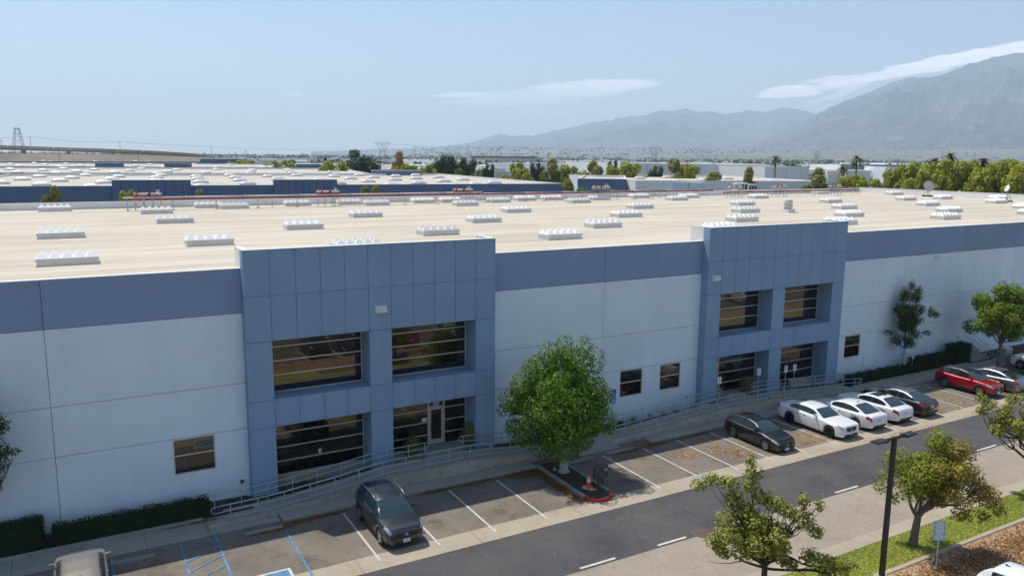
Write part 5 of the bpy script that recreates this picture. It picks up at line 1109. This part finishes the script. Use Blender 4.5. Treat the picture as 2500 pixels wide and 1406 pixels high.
VAR = {'yr': bg_variant(1, 'leaf_yellow', 3600, 'ragged'), 'yb': bg_variant(2, 'leaf_yellow', 3600, 'bush'), 'gr': bg_variant(3, 'leaf_green', 3600, 'round'), 'dk': bg_variant(4, 'leaf_dark', 3000, 'ragged', 'bark_dark', .6), 'ol': bg_variant(5, 'leaf_olive', 3600, 'ragged'), 'gb': bg_variant(6, 'leaf_green', 3600, 'bush'), 'ru': bg_variant(7, 'leaf_rust', 2600, 'ragged'), 'yy': bg_variant(8, 'leaf_yellow', 5200, 'round', leaf=.6), 'dr': bg_variant(9, 'leaf_dark', 3400, 'round')}
def bgtree(u, vt, D, wpx, var, label, group='trees beyond the warehouse'):
    p = PD(u, vt, D); h = max(p[2], 2.5); w = wpx*D/FPX
    o = empty('background_tree', (p[0], p[1], 0), (u*1.7) % 6.28, label, 'tree', group); sx = w/(8.2 if var != 'dk' else 6.0); sz = h/10.2
    o.scale = (sx, sx, sz)
    for nm, me in zip(('trunk', 'crown'), VAR[var]): link(nm, me, o)
KN = {'yr': 'ragged yellow green tree', 'yb': 'bushy yellow green tree', 'gr': 'rounded green tree', 'dk': 'ragged dark tree', 'ol': 'loose olive tree', 'gb': 'lush bright green bush tree', 'ru': 'rust coloured tree', 'yy': 'dense yellow green tree', 'dr': 'tall dark green tree'}
TL = [  # pixel of the top, distance, width in pixels, kind, where
    (888, 361, 330, 62, 'dr', 'standing above the others behind the second warehouse row'),
    (575, 384, 520, 40, 'yb', 'beside the grey wall far across the roofs'), (605, 383, 520, 38, 'yb', 'beside the grey wall far across the roofs'), (660, 384, 440, 34, 'yb', 'at the end of the grey rimmed roof'), (705, 387, 440, 40, 'yr', 'at the end of the grey rimmed roof'),
    (785, 391, 300, 44, 'yr', 'in the hedge-like row under the tall dark tree'), (820, 390, 300, 46, 'yb', 'in the hedge-like row under the tall dark tree'), (850, 391, 300, 42, 'yr', 'in the hedge-like row under the tall dark tree'), (800, 381, 420, 20, 'dr', 'small and dark on the horizon'),
    (968, 378, 270, 38, 'ru', 'peaking out of the yellow row'), (955, 395, 265, 46, 'yb', 'in the row before the white roofed unit'), (995, 396, 265, 48, 'yr', 'in the row before the white roofed unit'), (1030, 397, 265, 44, 'yb', 'in the row before the white roofed unit'), (1060, 396, 262, 36, 'yr', 'in the row before the white roofed unit'),
    (1085, 374, 285, 44, 'dk', 'in the dark pair beside the rusty tree'), (1102, 380, 288, 34, 'dk', 'in the dark pair beside the rusty tree'), (1140, 382, 285, 40, 'dk', 'with ragged top beyond the dark pair'), (1162, 402, 262, 36, 'gb', 'low between the ragged dark trees'), (1110, 402, 262, 40, 'gb', 'low in front of the dark pair'), (1192, 396, 280, 26, 'dk', 'small beside the grey walled unit'),
    (1255, 392, 255, 44, 'yr', 'in the long row before the broad white block'), (1285, 396, 250, 36, 'yb', 'in the long row before the broad white block'), (1312, 392, 262, 30, 'dk', 'between the yellow trees of the long row'), (1350, 396, 250, 44, 'ol', 'in the long row before the broad white block'), (1390, 398, 250, 52, 'yr', 'in the long row before the broad white block'), (1425, 404, 245, 40, 'yb', 'in the long row before the broad white block'), (1450, 401, 250, 44, 'ol', 'in the long row before the broad white block'), (1490, 401, 248, 48, 'yr', 'in the long row before the broad white block'), (1496, 388, 275, 26, 'dk', 'rising behind the long row'), (1545, 391, 242, 62, 'yr', 'tallest of the long row, open below'), (1602, 400, 250, 30, 'dk', 'alone with a pale stem before the white block'), (1650, 398, 240, 52, 'ol', 'beside the lone dark tree'), (1682, 396, 240, 48, 'yr', 'at the end of the long row'),
    (1745, 428, 215, 60, 'ol', 'low behind the white parapet'), (1830, 418, 200, 36, 'ol', 'behind the white parapet near the green base'), (2000, 422, 190, 52, 'ol', 'before the grey end block'),
    (1385, 452, 128, 52, 'ol', 'dark low clump before the blue unit'), (1430, 437, 130, 62, 'gb', 'lush clump before the blue unit'), (1480, 442, 130, 66, 'gb', 'lush clump before the blue unit'),
]
RT = [(2062, 424, 168, 56, 'yy'), (2105, 420, 166, 60, 'yy'), (2150, 430, 160, 56, 'yy'), (2185, 398, 172, 64, 'yy'), (2222, 386, 170, 66, 'yy'), (2262, 388, 166, 66, 'yy'), (2240, 410, 158, 70, 'yr'), (2300, 394, 165, 62, 'yy'), (2338, 380, 164, 78, 'yy'), (2365, 382, 166, 66, 'yy'), (2320, 412, 154, 76, 'yr'), (2400, 400, 158, 64, 'yy'), (2435, 384, 158, 76, 'yy'), (2470, 378, 158, 78, 'yy'), (2420, 415, 150, 76, 'yr'), (2505, 386, 156, 74, 'yy'), (2490, 412, 148, 74, 'yy'), (2560, 384, 154, 90, 'yy'), (2630, 388, 152, 90, 'yy'), (2120, 436, 158, 60, 'yr'), (2200, 430, 152, 66, 'yr')]
for (u, vt, D, w, k, where) in TL: bgtree(u, vt, D, w*(1.0 if k == 'dk' else 1.55), k, KN[k]+' '+where)
for (u, vt, D, w, k) in RT: bgtree(u, vt, D+27, w, k, 'tall windblown yellow green tree in the belt beyond the side parapet' if vt < 405 else 'lower yellow green tree in front of the tall belt beyond the side parapet', 'tree belt beyond the side parapet')
def palm(u, vt, D, label, crown=1.0, seed=0):
    p = PD(u, vt, D); h = p[2]; o = empty('palm_tree', (p[0], p[1], 0), 0, label, 'palm'); rs = np.random.RandomState(seed)
    b = MB(); b.tube([(0, 0, 0), (.15, 0, h*.5), (0, 0, h-1)], [.35, .26, .22], 8); b.build('trunk', 'bark', o, True)
    V = []; r = 2.1*crown
    for k in range(46):
        a = rs.uniform(0, 6.28); el = rs.uniform(-1.0, 1.1); pts = []
        for t in np.linspace(0, 1, 6):
            rr = r*t; z = math.sin(el)*rr-.55*t*t*r*.9; pts.append(np.array([math.cos(a)*math.cos(el)*rr, math.sin(a)*math.cos(el)*rr, h-1+z]))
        s = np.array([-math.sin(a), math.cos(a), 0])
        for q0, q1, t in zip(pts[:-1], pts[1:], np.linspace(0, 1, 5)):
            w = .32*crown*(1-.6*t)
            for sg in (-1, 1): V.append([q0, q1, q1+s*w*sg+np.array([0, 0, -.25*w]), q0+s*w*sg*.8+np.array([0, 0, -.3*w])])
    np_mesh('crown', np.array(V), len(V), 4, 'leaf_palm', o)
palm(1894, 379, 300, 'slim fan palm standing alone before the light grey block', 1.15, 1); palm(2093, 379, 290, 'fan palm with brown skirt beside the grey end block', 1.3, 2); palm(2060, 402, 285, 'short brown palm beside the taller skirted palm', 1.1, 3); palm(2322, 371, 230, 'fan palm crown rising out of the tree belt', 1.0, 4)
palm(2402, 388, 225, 'feathery palm with long fronds inside the tree belt', 1.5, 5); palm(2280, 388, 200, 'feathery palm behind the tree belt', 1.4, 6)
for i, (u, v, D) in enumerate(((1165, 520, 90),)): pass
for i, (u, vt) in enumerate(((290, 461), (325, 460), (130, 470), (490, 476), (890, 467), (918, 466))):      # treetops in the yard
    bgtree(u, vt, 128, 58, 'yr' if i < 2 else 'ol', 'small tree top showing over the rear parapet before the blue front', 'tree tops in the truck yard')

# ================================================================== horizon: pylons, poles, wires, overpass
def pylon(u, vt, D, label, wide):
    p = PD(u, vt, D); h = p[2]; o = empty('pylon', (p[0], p[1], 0), -YAW+.3, label, 'pylon'); b = MB(); t = .34
    if wide == 'taper':
        n = 7; W0, W1 = h*.20, h*.045
        cs = []
        for k in range(n+1): w = W0+(W1-W0)*(k/n)**.8; z = h*k/n; cs.append([(sx*w, sy*w, z) for sx, sy in ((-1, -1), (1, -1), (1, 1), (-1, 1))])
        for k in range(n):
            for j in range(4): b.beam(cs[k][j], cs[k+1][j], t); b.beam(cs[k][j], cs[k+1][(j+1) % 4], t*.6); b.beam(cs[k+1][j], cs[k+1][(j+1) % 4], t*.6)
        for z, w in ((h*.86, h*.06), (h*.98, h*.06)): b.beam((-w, 0, z), (w, 0, z), t*1.4)
    else:
        w = h*.22
        for s in (-1, 1):
            for sy in (-1, 1): b.beam((s*w*.9, sy*w*.3, 0), (s*w*.25, sy*.8, h*.55), t); b.beam((s*w*.25, sy*.8, h*.55), (s*w*1.25, sy*.8, h*.9), t); b.beam((s*w*.9, sy*w*.3, 0), (s*w*.45, sy*.8, h*.9), t*.8); b.beam((s*w*.25, sy*.8, h*.55), (-s*w*.1, sy*.8, h*.9), t*.7)
            for k in range(6): z0, z1 = h*.09*k, h*.09*(k+1); x0, x1 = w*(.9-.65*z0/(h*.55)), w*(.9-.65*z1/(h*.55)); b.beam((s*x0, w*.3, z0), (s*x1, -w*.3, z1), t*.6); b.beam((s*x0, -w*.3, z0), (s*x1, w*.3, z1), t*.6)
        b.beam((-w*1.6, 0, h*.9), (w*1.6, 0, h*.9), t*1.4); b.beam((-w*1.25, 0, h*.98), (w*1.25, 0, h*.98), t)
        for k in range(9): x = -w*1.4+w*2.8*k/8; b.beam((x, 0, h*.9), (x+w*.18, 0, h*.98), t*.7)
    b.build('lattice', 'pylon_steel', o); return p
pm('pylon_steel', (.16, .17, .19), .7, 0); pm('hill_brown', (.20, .165, .125), 1, .3, .02)
p1 = pylon(41, 313, 900, 'tapering lattice pylon beside the freeway overpass', 'taper'); p2 = pylon(934, 346, 1350, 'wide armed lattice pylon beside the tall dark tree', 'wide'); p3 = pylon(1598, 357, 1500, 'wide armed lattice pylon beyond the broad white block', 'wide'); pylon(1995, 368, 2200, 'faint wide armed pylon beyond the palms', 'wide')
for i, (u, vt, D) in enumerate(((73, 333, 800), (292, 346, 900), (515, 358, 900), (2, 341, 800), (336, 367, 560), (498, 371, 620), (575, 372, 700), (600, 366, 760), (142, 361, 560), (2302, 368, 700), (2317, 366, 700), (2380, 372, 720), (1748, 368, 1000), (752, 376, 800))):
    p = PD(u, vt, D); o = empty('utility_pole', (p[0], p[1], 0), -.5, 'thin utility pole standing on the horizon plain', 'pole', 'utility poles on the horizon'); b = MB(); b.tube([(0, 0, 0), (0, 0, p[2])], [.24, .15], 6); b.build('mast', 'pylon_steel', o); b = MB(); b.beam((-1.4, 0, p[2]-1), (1.4, 0, p[2]-1), .16); b.build('crossarm', 'pylon_steel', o)
def wire(a, e, sag, r, label):
    a, e = np.array(a), np.array(e); b = MB(); b.tube([tuple(a+(e-a)*t-np.array([0, 0, sag*4*t*(1-t)])) for t in np.linspace(0, 1, 16)], r, 4); tag(b.build('power_line', 'pylon_steel'), label, 'wire')
wire(PD(-200, 332, 800), PD(73, 333.5, 800), 2, .10, 'thin power line leading to the pole by the pylon'); wire(PD(73, 333.5, 800), PD(292, 347, 900), 2, .10, 'thin power line crossing behind the lattice pylon'); wire(PD(292, 347, 900), PD(925, 367, 1350), 3, .11, 'thin power line falling away over the warehouse rows'); wire(PD(944, 352, 1350), PD(1585, 362, 1500), 4, .12, 'thin power line between the two wide armed pylons')
ov = empty('freeway_overpass', (0, 0, 0), 0, 'concrete freeway overpass descending behind the pylon', 'overpass')
op = [PD(u, v, D) for u, v, D in ((-420, 349, 640), (-160, 355, 660), (0, 359, 680), (110, 362.5, 700), (220, 366, 730), (330, 370, 760), (420, 375, 800), (500, 381, 850))]
for k in range(len(op)-1):
    a, e = op[k], op[k+1]; b = MB(); n = np.array([-(e-a)[1], (e-a)[0], 0]); n = n/np.linalg.norm(n)*9
    for (z0, z1, w0, w1) in ((-2.0, -1.1, .6, .6), (-1.1, -.1, 1, 1)):
        b.hexa([a-n*w0+[0, 0, z0], e-n*w0+[0, 0, z0], e+n*w0+[0, 0, z0], a+n*w0+[0, 0, z0], a-n*w1+[0, 0, z1], e-n*w1+[0, 0, z1], e+n*w1+[0, 0, z1], a+n*w1+[0, 0, z1]])
    b.build('deck', 'concrete', ov)
    b = MB(); b.hexa([a-n+[0, 0, -.1], e-n+[0, 0, -.1], e-n*.96+[0, 0, -.1], a-n*.96+[0, 0, -.1], a-n+[0, 0, 1.0], e-n+[0, 0, 1.0], e-n*.96+[0, 0, 1.0], a-n*.96+[0, 0, 1.0]]); b.build('parapet', 'concrete', ov)
    b = MB(); m_ = (a+e)/2; b.tube([(m_[0], m_[1], 0), (m_[0], m_[1], m_[2]-2.0)], [1.3, 1.6], 10); b.build('pier', 'concrete', ov)
b = MB(); hp = [(-500, 372), (-200, 374), (0, 375.5), (120, 376), (260, 377), (400, 380), (520, 386), (600, 389.5)]
pts0 = [PD(u, v, 640) for u, v in hp]; pts1 = [PD(u, v, 560) for u, v in hp]
for k in range(len(hp)-1):
    a, e = pts0[k], pts0[k+1]; a1, e1 = pts1[k], pts1[k+1]; a2, e2 = PD(hp[k][0], 380, 740), PD(hp[k+1][0], 380, 740)
    b.face([(a1[0], a1[1], 0), (e1[0], e1[1], 0), tuple(e), tuple(a)]); b.face([tuple(a), tuple(e), (e2[0], e2[1], 0), (a2[0], a2[1], 0)])
tag(b.build('embankment', 'hill_brown', None, True), 'brown scrubby embankment below the freeway', None, kind='structure')
# scattered far town: pale roofs and dark tree clumps that read as one mass
rs = np.random.RandomState(77); V = []; n = 0
for k in range(4200):
    D = 560*math.exp(rs.uniform(0, 1)**1.35*2.6); u = rs.uniform(-500, 3100)
    if (D < 800 and u < 700) or (D > 4300 and rs.uniform() < .75): continue
    p = PD(u, 400, D); w, d, h = rs.uniform(12, 60)*(.6+D/4000), rs.uniform(10, 40), rs.uniform(4, 10); a = .2*rs.normal()-.1; c, s = math.cos(a), math.sin(a)
    zb = max(0, (D-4000)*.028) if u > 1000 else 0
    q = [(p[0]+c*x-s*y, p[1]+s*x+c*y) for x, y in ((0, 0), (w, 0), (w, d), (0, d))]
    V.append([(*q[0], zb), (*q[1], zb), (*q[1], zb+h), (*q[0], zb+h)]); V.append([(*q[i], zb+h) for i in range(4)]); V.append([(*q[3], zb), (*q[0], zb), (*q[0], zb+h), (*q[3], zb+h)]); V.append([(*q[1], zb), (*q[2], zb), (*q[2], zb+h), (*q[1], zb+h)])
leaf_mat('town', [(.62, .60, .56), (.72, .70, .67), (.42, .39, .35), (.80, .78, .75), (.50, .47, .43)], 0)
tag(np_mesh('far_town', np.array(V), len(V), 4, 'town'), 'far pale roofs of the town across the valley', None, kind='stuff')
V = []
for k in range(9000):
    D = 680*math.exp(rs.uniform(0, 1)**1.2*2.4); u = rs.uniform(-500, 3100)
    if D < 900 and u < 760: continue
    p = PD(u, 400, D); zb = max(0, (D-4000)*.028) if u > 1000 else 0; h = rs.uniform(5, 12)*(1 if D < 2500 else 1.3); w = h*rs.uniform(.5, 1.1); nn = 34 if D < 1500 else 14
    c = np.array([p[0], p[1], zb+h*.55])+rs.normal(size=(nn, 3))*np.array([w*.33, w*.33, h*.2]); c[:, 2] = np.clip(c[:, 2], zb, zb+h*1.05)
    t1, t2 = unit(rs, nn), unit(rs, nn); s_ = w*(.16 if nn > 20 else .26); V.append(np.stack([c-t1*s_-t2*s_, c+t1*s_-t2*s_, c+t1*s_+t2*s_, c-t1*s_+t2*s_], 1))
V = np.concatenate(V)
tag(np_mesh('far_treeline', np.array(V), len(V), 4, 'leaf_dark'), 'far dark tree clumps among the town roofs', None, kind='stuff')

# ================================================================== mountains
def vnoise(x, y, seed):
    def h(i, j): return np.modf(np.abs(np.sin(i*127.1+j*311.7+seed*74.7)*43758.5453))[0]
    xi, yi = np.floor(x), np.floor(y); fx, fy = x-xi, y-yi; fx, fy = fx*fx*(3-2*fx), fy*fy*(3-2*fy)
    return (h(xi, yi)*(1-fx)+h(xi+1, yi)*fx)*(1-fy)+(h(xi, yi+1)*(1-fx)+h(xi+1, yi+1)*fx)*fy
def ridged(x, y, seed, oc=5):
    s, a = 0, 1.0
    for k in range(oc): s = s+a*(1-np.abs(2*vnoise(x, y, seed+k)-1)); x, y, a = x*2.03, y*2.03, a*.5
    return s/1.94
def mountain(name, label, ridge, Dr, Db, mat, seed, foot, rough):
    us = np.linspace(ridge[0][0], ridge[-1][0], 620); vr = np.interp(us, *zip(*ridge)); sc_ = np.clip((385-vr)/60, 0, 1); vr = vr-sc_*((ridged(us/55.0, us*0, seed+3, 5)-.62)*9+(ridged(us/16.0, us*0+5, seed+5, 3)-.6)*3); rows = 104; P = np.zeros((rows, len(us), 3))
    for i, u in enumerate(us):
        top = PD(u, vr[i], Dr); f0 = PD(u, 400, Db); zf = foot
        for j in range(rows):
            if j < 90: t = j/89.0
            else: t = 1-(j-89)/14.0*.8
            Dd = Db+(Dr-Db)*(j/89.0); q = PD(u, 400, Dd)
            z = zf*min(1, t*4)+(top[2]-zf)*(t**1.45)
            P[j, i] = (q[0], q[1], max(z, -10))
    X, Y = P[:, :, 0]/rough, P[:, :, 1]/rough; nz_ = ridged(X, Y, seed)-.62
    t = np.clip(np.arange(rows)/89.0, 0, 1.3)[:, None]; amp = np.where(t < 1, np.sin(np.clip(t, 0, 1)*math.pi)**.8, .3*np.abs(t-1))
    hgt = (P[89, :, 2]-foot)[None, :]
    P[:, :, 2] += nz_*amp*hgt*.6+ (ridged(X*3.5, Y*3.5, seed+9, 4)-.6)*amp*hgt*.24
    P[0, :, 2] = -20
    me = bpy.data.meshes.new(name); nv = len(us); F = [(j*nv+i, j*nv+i+1, (j+1)*nv+i+1, (j+1)*nv+i) for j in range(rows-1) for i in range(nv-1)]
    me.from_pydata(P.reshape(-1, 3).tolist(), [], F); me.materials.append(MAT[mat]); me.polygons.foreach_set('use_smooth', [True]*len(F)); me.update(); tag(link(name, me), label, None, kind='structure')
m, t, b = base_mat('mountain_rock'); b.inputs['Roughness'].default_value = 1; b.inputs['Specular IOR Level'].default_value = .1
c, f, _ = noise_ramp(t, .0009, .35, .65, (.05, .055, .075), (.12, .12, .14), detail=9, rough=.7); c2, f2, _ = noise_ramp(t, .006, .56, .66, (1, 1, 1), (2.2, 2.1, 2.0), detail=6)
t.links.new(mixc(t, 'MULTIPLY', 1, c, c2), b.inputs['Base Color'])
mountain('mountain_range', 'hazy blue middle mountain range along the horizon', [(760, 374), (880, 366), (980, 362), (1060, 360), (1110, 354), (1150, 347), (1190, 334), (1220, 327), (1255, 333), (1300, 330), (1340, 321), (1400, 311), (1440, 300), (1500, 288), (1560, 283), (1610, 271), (1640, 272), (1672, 266), (1700, 273), (1730, 271), (1768, 278), (1820, 272), (1860, 274), (1900, 265), (1935, 266), (1985, 276), (2080, 285), (2300, 290), (2700, 290)], 15500, 10000, 'mountain_rock', 3, 60, 1500)
mountain('mountain', 'high hazy mountain with pale scars rising at the end of the range', [(1700, 385), (1800, 362), (1900, 325), (1950, 296), (1985, 276), (2015, 262), (2050, 246), (2100, 230), (2150, 206), (2190, 194), (2225, 189), (2245, 190), (2290, 180), (2335, 161), (2400, 141), (2450, 132), (2500, 128), (2600, 118), (2750, 125), (3000, 150), (3400, 200)], 12500, 7600, 'mountain_rock', 8, 110, 1100)
b = MB(); q = [PD(u, 400, D) for u, D in ((900, 4200), (3400, 4200), (3400, 10500), (900, 10500))]
b.face([(q[0][0], q[0][1], -1), (q[1][0], q[1][1], -1), (q[2][0], q[2][1], 175), (q[3][0], q[3][1], 40)]); tag(b.build('foothill_plain', 'plain'), 'gently rising plain at the mountain foot', None, kind='structure')

# ================================================================== haze
b = MB(); b.box(-31000, 31000, -31000, 31000, -22, 1960); hz = b.build('haze', 'plain'); tag(hz, 'pale valley haze', None, kind='stuff')
hm = bpy.data.materials.new('haze'); hm.use_nodes = True; MAT['haze'] = hm; t = hm.node_tree
t.nodes.remove(t.nodes['Principled BSDF']); pv = t.nodes.new('ShaderNodeVolumePrincipled'); pv.inputs['Density'].default_value = 9.0e-5; pv.inputs['Color'].default_value = (.74, .885, 1.0, 1); pv.inputs['Anisotropy'].default_value = 0.15
t.links.new(pv.outputs[0], t.nodes['Material Output'].inputs['Volume']); hz.data.materials.clear(); hz.data.materials.append(hm)
try: hm.cycles.homogeneous_volume = True
except Exception: pass
print('objects', len(bpy.data.objects))
